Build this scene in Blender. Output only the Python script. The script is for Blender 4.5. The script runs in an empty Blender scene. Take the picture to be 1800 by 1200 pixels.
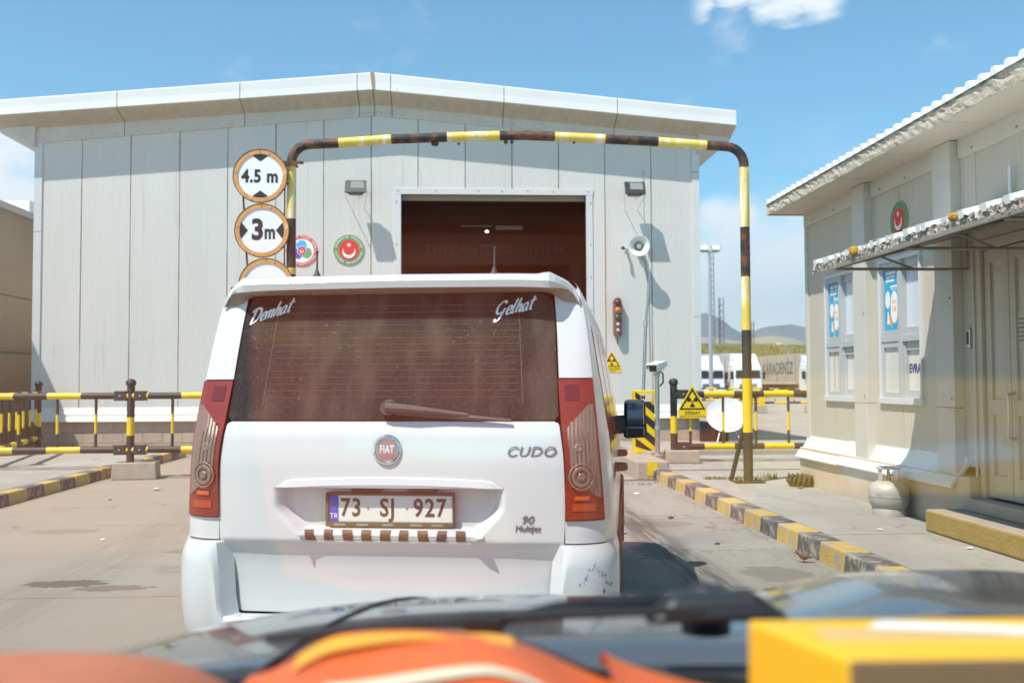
import bpy, math, random
from mathutils import Matrix, Vector
random.seed(7)
S = bpy.context.scene
C = S.collection
R = math.radians

# ------------------------------------------------------------------ camera, sky, sun, exposure
YAW, PITCH, ROLL = math.atan(100/1750), math.atan(72/1750), R(.25)
cam_d = bpy.data.cameras.new('camera')
cam = bpy.data.objects.new('camera', cam_d); C.objects.link(cam)
cam_d.sensor_width = 36; cam_d.lens = 35.0
cam_d.clip_start = .05; cam_d.clip_end = 60000
cam_d.dof.use_dof = True; cam_d.dof.focus_distance = 6.4; cam_d.dof.aperture_fstop = 3.0
cam.matrix_world = Matrix.Translation((0, 0, 1.46)) @ Matrix.Rotation(-YAW, 4, 'Z') @ Matrix.Rotation(math.pi/2+PITCH, 4, 'X') @ Matrix.Rotation(-ROLL, 4, 'Z')
S.camera = cam
LDIR = Vector((.46, .42, -1)).normalized()
SUN_EL = math.asin(-LDIR.z); SUN_AZ = math.atan2(-LDIR.x, -LDIR.y)
sun_d = bpy.data.lights.new('sun', 'SUN'); sun_d.energy = 5.0; sun_d.angle = R(.53); sun_d.color = (1, .935, .84)
sun = bpy.data.objects.new('sun', sun_d); C.objects.link(sun)
sun.rotation_euler = LDIR.to_track_quat('-Z', 'Y').to_euler()
W = bpy.data.worlds.new('World'); S.world = W; W.use_nodes = True
vs_ = S.view_settings; vs_.view_transform = 'Standard'; vs_.look = 'None'; vs_.exposure = .42; vs_.gamma = 1; vs_.use_curve_mapping = False
cy = S.cycles; cy.max_bounces = 8; cy.diffuse_bounces = 4; cy.glossy_bounces = 4; cy.transparent_max_bounces = 16; cy.volume_bounces = 0
cy.use_denoising = True; cy.sample_clamp_indirect = 6; cy.caustics_reflective = False; cy.caustics_refractive = False

def build_world():
    t = W.node_tree; n = t.nodes; l = t.links; n.clear()
    out = n.new('ShaderNodeOutputWorld'); bg = n.new('ShaderNodeBackground'); l.new(bg.outputs[0], out.inputs[0])
    sky = n.new('ShaderNodeTexSky'); sky.sky_type = 'NISHITA'; sky.sun_disc = False
    sky.sun_elevation = SUN_EL; sky.sun_rotation = SUN_AZ % (2*math.pi); sky.altitude = 500; sky.air_density = 1.0; sky.dust_density = .25; sky.ozone_density = 1.2
    bg.inputs[1].default_value = .115
    tc = n.new('ShaderNodeTexCoord')
    def math_(op, a, b=None, clamp=False):
        m = n.new('ShaderNodeMath'); m.operation = op; m.use_clamp = clamp
        for i, x in enumerate((a, b)):
            if x is None: continue
            if isinstance(x, (int, float)): m.inputs[i].default_value = x
            else: l.new(x, m.inputs[i])
        return m.outputs[0]
    sep = n.new('ShaderNodeSeparateXYZ'); l.new(tc.outputs['Generated'], sep.inputs[0])
    z = sep.outputs[2]
    def noise(scale, detail, sx=(1, 1, 1), off=(0, 0, 0)):
        mp = n.new('ShaderNodeMapping'); mp.inputs['Scale'].default_value = sx; mp.inputs['Location'].default_value = off
        l.new(tc.outputs['Generated'], mp.inputs[0])
        ns = n.new('ShaderNodeTexNoise'); ns.inputs['Scale'].default_value = scale; ns.inputs['Detail'].default_value = detail; ns.inputs['Roughness'].default_value = .58
        l.new(mp.outputs[0], ns.inputs[0]); return ns.outputs[0]
    def ramp(x, a, b):
        m = n.new('ShaderNodeMapRange'); m.interpolation_type = 'SMOOTHSTEP'; m.inputs[1].default_value = a; m.inputs[2].default_value = b
        l.new(x, m.inputs[0]); return m.outputs[0]
    # a cumulus bank low over the horizon, thinning upwards
    big = noise(3.2, 7, (1, 1, 2.2), (3.3, 1.2, .35))
    lowmask = math_('MULTIPLY', ramp(z, .27, .10), ramp(z, .015, .05))
    bank = math_('MULTIPLY', ramp(math_('ADD', big, math_('MULTIPLY', lowmask, .1)), .50, .64), lowmask)
    # a few loose clouds higher up
    sm = noise(4.5, 8, (1, 1, 3.0), (1.75, .42, 5.2))
    high = math_('MULTIPLY', ramp(sm, .66, .76), ramp(z, .24, .34))
    dirn = Vector((.262, .910, .334)).normalized()
    def patch(px_dir, a, b):
        d = n.new('ShaderNodeVectorMath'); d.operation = 'DOT_PRODUCT'; l.new(tc.outputs['Generated'], d.inputs[0]); d.inputs[1].default_value = px_dir
        return ramp(d.outputs['Value'], a, b)
    w1 = noise(9, 8, (1, 1, 4.0), (.3, 7.1, 2.2))
    def pdir(px, py):
        v = cam.matrix_world.to_3x3() @ Vector(((px-900)/1750, -(py-600)/1750, -1)); return v.normalized()
    tuft = 0
    for px, py, r_ in ((1390, -14, .042), (1345, 0, .028), (1225, 0, .026), (1440, -16, .042), (1290, -18, .03)):
        p = patch(pdir(px, py), math.cos(r_), 1.0)
        tuft = p if tuft == 0 else math_('MAXIMUM', tuft, p)
    tuft = ramp(math_('ADD', tuft, math_('MULTIPLY', math_('SUBTRACT', w1, .5), 3.4)), .2, 1.15)
    near = patch(pdir(1350, 5), math.cos(.075), math.cos(.05))
    tuft = math_('MULTIPLY', tuft, near)
    w2 = noise(7, 9, (1, 1, 1.6), (4.4, 2.1, 1.3)); cum = 0
    for px, py, r_ in ((1262, 420, .055), (1235, 480, .06), (1300, 400, .035), (1380, 470, .05), (1330, 520, .06), (1420, 430, .04), (30, 300, .06), (-120, 420, .12), (1650, 520, .15), (1900, 450, .14)):
        p = patch(pdir(px, py), math.cos(r_), 1.0); cum = p if cum == 0 else math_('MAXIMUM', cum, p)
    cum = ramp(math_('ADD', cum, math_('MULTIPLY', math_('SUBTRACT', w2, .5), 2.6)), .25, 1.0)
    bank = math_('MAXIMUM', bank, math_('MULTIPLY', cum, 1.1))
    cl = math_('MAXIMUM', math_('MAXIMUM', math_('MULTIPLY', bank, .8), math_('MULTIPLY', high, .6)), math_('MULTIPLY', tuft, .92), True)
    mix = n.new('ShaderNodeMix'); mix.data_type = 'RGBA'
    l.new(cl, mix.inputs['Factor']); mix.inputs[7].default_value = (7.6, 7.8, 8.0, 1)
    tint = n.new('ShaderNodeMix'); tint.data_type = 'RGBA'; tint.blend_type = 'MULTIPLY'; tint.inputs['Factor'].default_value = 1; l.new(sky.outputs[0], tint.inputs[6]); tint.inputs[7].default_value = (.79, 1.26, 1.28, 1); l.new(tint.outputs[2], mix.inputs[6])
    l.new(mix.outputs[2], bg.inputs[0])
build_world()

# ------------------------------------------------------------------ helpers: materials
_M = {}
def mat(name, col, rough=.6, metal=0., var=.0, vs=3., bump=0., bs=30., dirt=None, coat=0., spec=.5, emit=0., stretch=(1, 1, 1), random_=0., trans=0., seam=None):
    """procedural material: base colour with noise variation, a second 'dirt' colour in noise patches, fine bump.
    dirt = (colour, amount 0..1, scale, (sx,sy,sz) stretch)"""
    if name in _M: return _M[name]
    m = bpy.data.materials.new(name); m.use_nodes = True; _M[name] = m
    t = m.node_tree; n = t.nodes; l = t.links; b = n['Principled BSDF']
    b.inputs['Base Color'].default_value = (*col, 1); b.inputs['Roughness'].default_value = rough; b.inputs['Metallic'].default_value = metal
    b.inputs['Specular IOR Level'].default_value = spec
    b.inputs['Coat Weight'].default_value = coat; b.inputs['Coat Roughness'].default_value = .08
    if trans: b.inputs['Transmission Weight'].default_value = trans
    if emit: b.inputs['Emission Color'].default_value = (*col, 1); b.inputs['Emission Strength'].default_value = emit
    tc = n.new('ShaderNodeTexCoord'); src = tc.outputs['Object']
    cur = None
    def noise(scale, detail, st, rough_=.55):
        mp = n.new('ShaderNodeMapping'); mp.inputs['Scale'].default_value = st; l.new(src, mp.inputs[0])
        x = n.new('ShaderNodeTexNoise'); x.inputs['Scale'].default_value = scale; x.inputs['Detail'].default_value = detail; x.inputs['Roughness'].default_value = rough_
        l.new(mp.outputs[0], x.inputs[0]); return x.outputs[0]
    if var:
        nz = noise(vs, 6, stretch)
        mx = n.new('ShaderNodeMix'); mx.data_type = 'RGBA'; l.new(nz, mx.inputs['Factor'])
        mx.inputs[6].default_value = (*[max(0, c*(1-2*var)) for c in col], 1); mx.inputs[7].default_value = (*[min(1, c*(1+2*var)) for c in col], 1)
        cur = mx.outputs[2]
    if dirt:
        for dc, amt, sc, st in (dirt if isinstance(dirt[0][0], (tuple, list)) else [dirt]):
            nz = noise(sc, 7, st, .65)
            rp = n.new('ShaderNodeMapRange'); rp.interpolation_type = 'SMOOTHSTEP'; c0 = .74-.5*amt
            rp.inputs[1].default_value = c0; rp.inputs[2].default_value = c0+.18; rp.inputs[4].default_value = min(1, .35+amt); l.new(nz, rp.inputs[0])
            mx = n.new('ShaderNodeMix'); mx.data_type = 'RGBA'; l.new(rp.outputs[0], mx.inputs['Factor'])
            if cur: l.new(cur, mx.inputs[6])
            else: mx.inputs[6].default_value = (*col, 1)
            mx.inputs[7].default_value = (*dc, 1); cur = mx.outputs[2]
    if seam:      # rusty run-off along panel joints that repeat every metre in x
        dc, x0, w, amt = seam
        sp = n.new('ShaderNodeSeparateXYZ'); l.new(src, sp.inputs[0])
        def mm(op, a, b_=None):
            q = n.new('ShaderNodeMath'); q.operation = op
            for i, v_ in enumerate((a, b_)):
                if v_ is None: continue
                if isinstance(v_, (int, float)): q.inputs[i].default_value = v_
                else: l.new(v_, q.inputs[i])
            return q.outputs[0]
        d = mm('ABSOLUTE', mm('SUBTRACT', mm('FRACT', mm('ADD', sp.outputs[0], x0+.5)), .5))
        rp = n.new('ShaderNodeMapRange'); rp.interpolation_type = 'SMOOTHSTEP'; rp.inputs[1].default_value = w; rp.inputs[2].default_value = .004; l.new(d, rp.inputs[0])
        rz_ = n.new('ShaderNodeMapRange'); rz_.interpolation_type = 'SMOOTHSTEP'; rz_.inputs[1].default_value = .40; rz_.inputs[2].default_value = .62; l.new(noise(1.1, 6, (1, 1, .6), .7), rz_.inputs[0])
        f_ = mm('MULTIPLY', mm('MULTIPLY', rp.outputs[0], rz_.outputs[0]), amt)
        mx = n.new('ShaderNodeMix'); mx.data_type = 'RGBA'; l.new(f_, mx.inputs['Factor']); l.new(cur, mx.inputs[6]); mx.inputs[7].default_value = (*dc, 1); cur = mx.outputs[2]
    if random_:
        oi = n.new('ShaderNodeObjectInfo'); hs = n.new('ShaderNodeHueSaturation')
        mr = n.new('ShaderNodeMapRange'); mr.inputs[3].default_value = 1-random_; mr.inputs[4].default_value = 1+random_; l.new(oi.outputs['Random'], mr.inputs[0])
        l.new(mr.outputs[0], hs.inputs['Value'])
        if cur: l.new(cur, hs.inputs['Color'])
        else: hs.inputs['Color'].default_value = (*col, 1)
        cur = hs.outputs[0]
    if cur: l.new(cur, b.inputs['Base Color'])
    if bump:
        nz = noise(bs, 5, stretch); bp = n.new('ShaderNodeBump'); bp.inputs['Strength'].default_value = bump; bp.inputs['Distance'].default_value = .02
        l.new(nz, bp.inputs['Height']); l.new(bp.outputs[0], b.inputs['Normal'])
    return m

DUST = (.42, .33, .25)
white_panel = mat('panel_white', (.60, .59, .56), .42, var=.05, vs=1.2, stretch=(1, 1, .15), dirt=[((.44, .37, .30), .34, 2.6, (3, 3, .12)), ((.28, .23, .19), .19, 5, (4, 4, .08))], random_=.03, seam=((.34, .24, .15), .775, .022, .8))
white_trim = mat('trim_white', (.74, .75, .75), .4, var=.04, vs=1, dirt=((.52, .45, .37), .22, 3, (1, 1, .5)))
trim_wall = mat('trim_wall', (.60, .61, .605), .42, var=.05, vs=2, dirt=((.45, .38, .31), .24, 3, (1, 1, .4)))
grey_flash = mat('flashing_grey', (.55, .54, .51), .5, var=.08, vs=3, dirt=((.36, .31, .26), .3, 4, (3, 3, .3)))
soffit_m = mat('soffit_beige', (.50, .44, .36), .6, var=.12, vs=3, stretch=(3, 1, 1), dirt=((.25, .19, .14), .22, 5, (5, 1, 1)))
prefab_m = mat('prefab_cream', (.50, .465, .39), .5, var=.06, vs=1, stretch=(1, 1, .2), dirt=((.46, .37, .27), .24, 3.2, (3, 3, .2)), random_=.03)
prefab_trim = mat('prefab_trim', (.55, .53, .48), .45, var=.05, vs=2, dirt=((.42, .35, .27), .16, 5, (2, 2, .4)))
skirt_m = mat('skirt_metal', (.76, .74, .69), .4, var=.04, vs=2, dirt=((.48, .38, .28), .2, 4, (1, 1, 2)))
pvc = mat('pvc_white', (.60, .62, .64), .35, var=.03, vs=3, dirt=((.5, .42, .34), .14, 6, (1, 1, 1)))
pvc_grey = mat('pvc_grey', (.44, .45, .46), .4, var=.04, vs=3)
blind = mat('blind_cream', (.66, .64, .58), .25, var=.03, vs=2, coat=.5)
plinth_m = mat('plinth_render', (.55, .45, .34), .85, var=.10, vs=4, bump=.25, bs=60, dirt=((.38, .29, .2), .25, 3, (1, 1, .3)))
block_m = mat('block_concrete', (.46, .36, .28), .9, var=.10, vs=6, bump=.5, bs=70, random_=.09)
mortar_m = mat('mortar', (.36, .29, .23), .95, var=.1, vs=20)
conc_m = mat('concrete', (.40, .34, .27), .9, var=.12, vs=7, bump=.5, bs=50, dirt=((.25, .2, .15), .3, 5, (1, 1, 1)))
black_paint = mat('paint_black', (.018, .018, .021), .45, var=.2, vs=8, bump=.15, bs=60, dirt=((.16, .12, .09), .22, 14, (1, 1, 1)))
brown_paint = mat('paint_black_dusty', (.045, .035, .03), .55, var=.2, vs=8, bump=.15, bs=60, dirt=((.3, .25, .21), .25, 16, (1, 1, 1)))
yellow_paint = mat('paint_yellow', (.80, .53, .02), .42, var=.06, vs=6, dirt=((.62, .48, .25), .16, 12, (1, 1, 1)))
yellow_faded = mat('paint_yellow_faded', (.74, .55, .10), .5, var=.1, vs=5, dirt=[((.80, .78, .68), .55, 4, (2, 2, .35)), ((.3, .16, .06), .08, 9, (1, 1, 1))])
rust_black = mat('paint_black_rusted', (.02, .019, .02), .6, var=.2, vs=9, bump=.5, bs=40, dirt=[((.16, .06, .025), .66, 7, (1, 1, 1)), ((.34, .15, .06), .2, 16, (1, 1, 1))])
kerb_y = mat('kerb_yellow', (.58, .38, .07), .8, var=.14, vs=6, bump=.6, bs=45, dirt=((.40, .34, .27), .62, 9, (1, 1, 1)), random_=.08)
kerb_k = mat('kerb_black', (.11, .10, .095), .85, var=.2, vs=6, bump=.6, bs=45, dirt=((.34, .30, .25), .60, 9, (1, 1, 1)), random_=.15)
steel = mat('steel', (.52, .52, .53), .32, 1., var=.08, vs=8, dirt=((.35, .3, .26), .15, 8, (1, 1, 1)))
galv = mat('steel_galvanised', (.46, .46, .46), .5, .6, var=.1, vs=8)
grey_paint = mat('paint_grey', (.30, .30, .30), .5, var=.08, vs=6)
alu_frame = mat('awning_frame', (.30, .27, .23), .5, .2, var=.15, vs=8)
dark = mat('dark_void', (.012, .012, .013), .9)
glass_dark = mat('glass_dark', (.012, .014, .017), .06, spec=.6)
white_flat = mat('print_white', (.80, .80, .80), .45, var=.03, vs=5)
black_flat = mat('print_black', (.02, .02, .022), .5)
yellow_flat = mat('print_yellow', (.85, .58, .01), .4, var=.03, vs=5)
red_flat = mat('print_red', (.66, .045, .03), .5, var=.05, vs=5)
green_flat = mat('print_green', (.07, .30, .12), .5, var=.08, vs=5)
gold_flat = mat('print_gold', (.62, .42, .2), .5)
blue_flat = mat('print_blue', (.02, .36, .60), .45, var=.08, vs=5)
navy_flat = mat('print_navy', (.07, .05, .22), .5)
purple_flat = mat('print_purple', (.14, .08, .42), .5)
orange_flat = mat('print_orange', (.80, .30, .04), .5)
plate_white = mat('plate_white', (.74, .72, .68), .4, var=.04, vs=9, dirt=((.5, .42, .34), .25, 7, (1, 1, 1)))
plate_blue = mat('plate_blue', (.03, .05, .48), .4)
sign_rust = mat('sign_rim_rusted', (.62, .30, .10), .6, var=.16, vs=7, dirt=[((.78, .58, .38), .35, 5, (1, 1, 1)), ((.22, .08, .03), .16, 10, (1, 1, 1))])

# ------------------------------------------------------------------ helpers: geometry
def frame(o, r, u):
    r = Vector(r).normalized(); u = Vector(u).normalized(); nn = r.cross(u); u = nn.cross(r)
    M = Matrix.Identity(4)
    for i, a in enumerate((r, u, nn)): M[0][i], M[1][i], M[2][i] = a
    M[0][3], M[1][3], M[2][3] = o
    return M
def FY(x, y, z): return frame((x, y, z), (1, 0, 0), (0, 0, 1))           # faces -Y
def FX(x, y, z): return frame((x, y, z), (0, -1, 0), (0, 0, 1))          # faces -X

class MB:
    def __init__(s, T=None): s.v = []; s.f = []; s.mi = []; s.m = 0; s.T = T
    def add(s, vs, fs):
        b = len(s.v)
        for p in vs:
            p = Vector(p); s.v.append(tuple(s.T @ p) if s.T else tuple(p))
        for f in fs: s.f.append([b+i for i in f]); s.mi.append(s.m)
        return s
    def box(s, x0, x1, y0, y1, z0, z1):
        return s.add([(x, y, z) for z in (z0, z1) for y in (y0, y1) for x in (x0, x1)], [(0, 2, 3, 1), (4, 5, 7, 6), (0, 1, 5, 4), (2, 6, 7, 3), (0, 4, 6, 2), (1, 3, 7, 5)])
    def hexa(s, p): return s.add(p, [(0, 3, 2, 1), (4, 5, 6, 7), (0, 1, 5, 4), (1, 2, 6, 5), (2, 3, 7, 6), (3, 0, 4, 7)])
    def prism(s, pts, z0, z1):
        n = len(pts); a = sum(pts[i][0]*pts[(i+1) % n][1]-pts[(i+1) % n][0]*pts[i][1] for i in range(n))
        if a < 0: pts = pts[::-1]
        return s.add([(x, y, z0) for x, y in pts]+[(x, y, z1) for x, y in pts], [tuple(range(n-1, -1, -1)), tuple(range(n, 2*n))]+[(i, (i+1) % n, n+(i+1) % n, n+i) for i in range(n)])
    def ring(s, ri, ro, z0, z1, n=48, cx=0, cy_=0):
        vs = []
        for k in range(n):
            a = 2*math.pi*k/n; c, d = math.cos(a), math.sin(a)
            vs += [(cx+ri*c, cy_+ri*d, z0), (cx+ro*c, cy_+ro*d, z0), (cx+ro*c, cy_+ro*d, z1), (cx+ri*c, cy_+ri*d, z1)]
        fs = []
        for k in range(n):
            a = 4*k; b = 4*((k+1) % n)
            fs += [(a+3, a+2, b+2, b+3), (a+1, b+1, b+2, a+2), (a, a+3, b+3, b), (a, b, b+1, a+1)]
        return s.add(vs, fs)
    def disc(s, r, z0, z1, n=48, cx=0, cy_=0, sy=1): return s.prism([(cx+r*math.cos(2*math.pi*k/n), cy_+r*sy*math.sin(2*math.pi*k/n)) for k in range(n)], z0, z1)
    def tube(s, path, r, n=12, mats=None, caps=True):
        P = [Vector(p) for p in path]; rs = r if isinstance(r, (list, tuple)) else [r]*len(P)
        t0 = (P[1]-P[0]).normalized(); ref = Vector((0, 0, 1)) if abs(t0.z) < .9 else Vector((1, 0, 0))
        a = t0.cross(ref).normalized(); vs = []; m0 = s.m
        for i, p in enumerate(P):
            t = ((P[min(i+1, len(P)-1)]-P[i]).normalized()+(P[i]-P[max(i-1, 0)]).normalized())
            t = t.normalized() if t.length > 1e-6 else t0
            a = (a-t*a.dot(t)).normalized(); b = t.cross(a)
            for k in range(n):
                g = 2*math.pi*k/n; vs.append(p+(a*math.cos(g)+b*math.sin(g))*rs[i])
        base = len(s.v); s.add(vs, [])
        for i in range(len(P)-1):
            mm = mats[i % len(mats)] if mats else m0
            for k in range(n):
                s.f.append([base+i*n+k, base+i*n+(k+1) % n, base+(i+1)*n+(k+1) % n, base+(i+1)*n+k]); s.mi.append(mm)
        if caps:
            s.f.append([base+k for k in range(n-1, -1, -1)]); s.mi.append(mats[0] if mats else m0)
            s.f.append([base+(len(P)-1)*n+k for k in range(n)]); s.mi.append(mats[(len(P)-2) % len(mats)] if mats else m0)
        return s
    def lathe(s, prof, n=32, o=(0, 0, 0), M=None):
        M = M or Matrix.Translation(o); vs = []
        for r_, z in prof:
            for k in range(n): vs.append(M @ Vector((r_*math.cos(2*math.pi*k/n), r_*math.sin(2*math.pi*k/n), z)))
        fs = [(i*n+k, i*n+(k+1) % n, (i+1)*n+(k+1) % n, (i+1)*n+k) for i in range(len(prof)-1) for k in range(n)]
        if prof[0][0] > 1e-4: fs.append(tuple(range(n-1, -1, -1)))
        if prof[-1][0] > 1e-4: fs.append(tuple((len(prof)-1)*n+k for k in range(n)))
        return s.add(vs, fs)
    def grid(s, fn, nu, nv, flip=False):
        vs = [fn(i/nu, j/nv) for j in range(nv+1) for i in range(nu+1)]
        fs = [(j*(nu+1)+i, j*(nu+1)+i+1, (j+1)*(nu+1)+i+1, (j+1)*(nu+1)+i) for j in range(nv) for i in range(nu)]
        if flip: fs = [f[::-1] for f in fs]
        return s.add(vs, fs)
    def build(s, name, mats, parent=None, smooth=False, bevel=0, loc=None, segs=2, angle=35):
        me = bpy.data.meshes.new(name); me.from_pydata(s.v, [], s.f)
        for m in (mats if isinstance(mats, (list, tuple)) else [mats]): me.materials.append(m)
        me.polygons.foreach_set('material_index', s.mi); me.validate(); me.update()
        return link(name, me, parent, smooth, bevel, loc, segs, angle)
def link(name, me, parent=None, smooth=False, bevel=0, loc=None, segs=2, angle=35):
    o = bpy.data.objects.new(name, me); C.objects.link(o)
    if parent: o.parent = parent
    if loc: o.location = loc
    if smooth:
        me.polygons.foreach_set('use_smooth', [True]*len(me.polygons))
        me.set_sharp_from_angle(angle=R(angle))
    if bevel:
        b = o.modifiers.new('bevel', 'BEVEL'); b.width = bevel; b.segments = segs; b.limit_method = 'ANGLE'; b.angle_limit = R(40)
        b.harden_normals = False
    return o
def tag(o, label, cat, group=None):
    o['label'] = label; o['category'] = cat
    if group: o['group'] = group
    return o
def struct(o, kind='structure'): o['kind'] = kind; return o
def thing(name, label, cat, loc=(0, 0, 0), rz=0, group=None):
    o = bpy.data.objects.new(name, None); C.objects.link(o); o.location = loc; o.rotation_euler = (0, 0, rz); o.empty_display_size = .2
    return tag(o, label, cat, group)
def copy_tree(o, parent=None):
    c = o.copy(); C.objects.link(c); c.parent = parent
    for ch in list(o.children): copy_tree(ch, c)
    return c
def bx(name, m, parent, x0, x1, y0, y1, z0, z1, bevel=0): return MB().box(x0, x1, y0, y1, z0, z1).build(name, m, parent, bevel=bevel)
def lerp_tab(tab, x):
    if x <= tab[0][0]: return tab[0][1]
    for (a, b), (c, d) in zip(tab, tab[1:]):
        if x <= c: return b+(d-b)*(x-a)/(c-a)
    return tab[-1][1]
def cub_tab(tab, x):
    n = len(tab)
    if x <= tab[0][0]: return tab[0][1]
    if x >= tab[-1][0]: return tab[-1][1]
    i = next(k for k in range(n-1) if x <= tab[k+1][0])
    sl = [(tab[k+1][1]-tab[k][1])/(tab[k+1][0]-tab[k][0]) for k in range(n-1)]
    def tg(k):
        if k == 0 or k == n-1: return sl[min(k, n-2)]
        a, b = sl[k-1], sl[k]; return 0 if a*b <= 0 else 2*a*b/(a+b)
    x0, y0 = tab[i]; x1, y1 = tab[i+1]; h = x1-x0; t = (x-x0)/h
    return y0*(1+2*t)*(1-t)**2+h*tg(i)*t*(1-t)**2+y1*t*t*(3-2*t)+h*tg(i+1)*t*t*(t-1)
def sstep(a, b, x): t = max(0, min(1, (x-a)/(b-a))); return t*t*(3-2*t)

def glyphs(txt, size, bold=0., shear=0., sx=1., ext=.001, spacing=1., align='CENTER'):
    cu = bpy.data.curves.new('t', 'FONT'); cu.body = txt; cu.size = size; cu.shear = shear; cu.offset = bold; cu.extrude = ext
    cu.align_x = align; cu.align_y = 'CENTER'; cu.space_character = spacing; cu.resolution_u = 3
    o = bpy.data.objects.new('t', cu); C.objects.link(o); dg = bpy.context.evaluated_depsgraph_get()
    me = bpy.data.meshes.new_from_object(o.evaluated_get(dg)); bpy.data.objects.remove(o); bpy.data.curves.remove(cu)
    V = [(v.co.x*sx, v.co.y, v.co.z) for v in me.vertices]; F = [tuple(p.vertices) for p in me.polygons]; bpy.data.meshes.remove(me)
    return V, F
def lettering(txt, size, m, parent, T, lift=.002, name='lettering', **k):
    V, F = glyphs(txt, size, **k)
    return MB(T @ Matrix.Translation((0, 0, lift))).add(V, F).build(name, m, parent)
def ring_letters(txt, size, rad, a0, a1, m, parent, T, lift=.003, inward=False, bold=0.):
    mb = MB(T @ Matrix.Translation((0, 0, lift))); n = len(txt)
    for i, ch in enumerate(txt):
        if ch == ' ': continue
        a = R(a0+(a1-a0)*i/(n-1)); V, F = glyphs(ch, size, bold=bold)
        rot = Matrix.Rotation(a-(-math.pi/2 if inward else math.pi/2), 4, 'Z')
        A = Matrix.Translation((rad*math.cos(a), rad*math.sin(a), 0)) @ rot
        mb.add([A @ Vector(p) for p in V], F)
    return mb.build('lettering', m, parent)
def art(name, m, parent, T, pts, z0, th=.002): return MB(T).prism(list(pts), z0, z0+th).build(name, m, parent)
def star_pts(r, cx, cy_, rot=90): return [(cx+(r if k % 2 == 0 else r*.39)*math.cos(R(rot+36*k)), cy_+(r if k % 2 == 0 else r*.39)*math.sin(R(rot+36*k))) for k in range(10)]
def crescent_pts(r, cx, cy_, r2, off, n=28):
    # opening towards +y
    d = off; a = math.acos(max(-1, min(1, (r*r+d*d-r2*r2)/(2*r*d))))
    P = [(cx+r*math.cos(math.pi/2+a+(2*math.pi-2*a)*k/n), cy_+r*math.sin(math.pi/2+a+(2*math.pi-2*a)*k/n)) for k in range(n+1)]
    e = math.atan2(P[-1][1]-(cy_+off), P[-1][0]-cx); g = math.atan2(P[0][1]-(cy_+off), P[0][0]-cx)
    while g > e: g -= 2*math.pi
    Q = [(cx+r2*math.cos(e+(g-e)*k/n), cy_+off+r2*math.sin(e+(g-e)*k/n)) for k in range(1, n)]
    return P+Q
def screws(pts, m, parent, T, r=.008, name='screw'):
    for x, y in pts: MB(T).disc(r, 0, .006, 8, x, y).build(name, m, parent)

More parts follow.
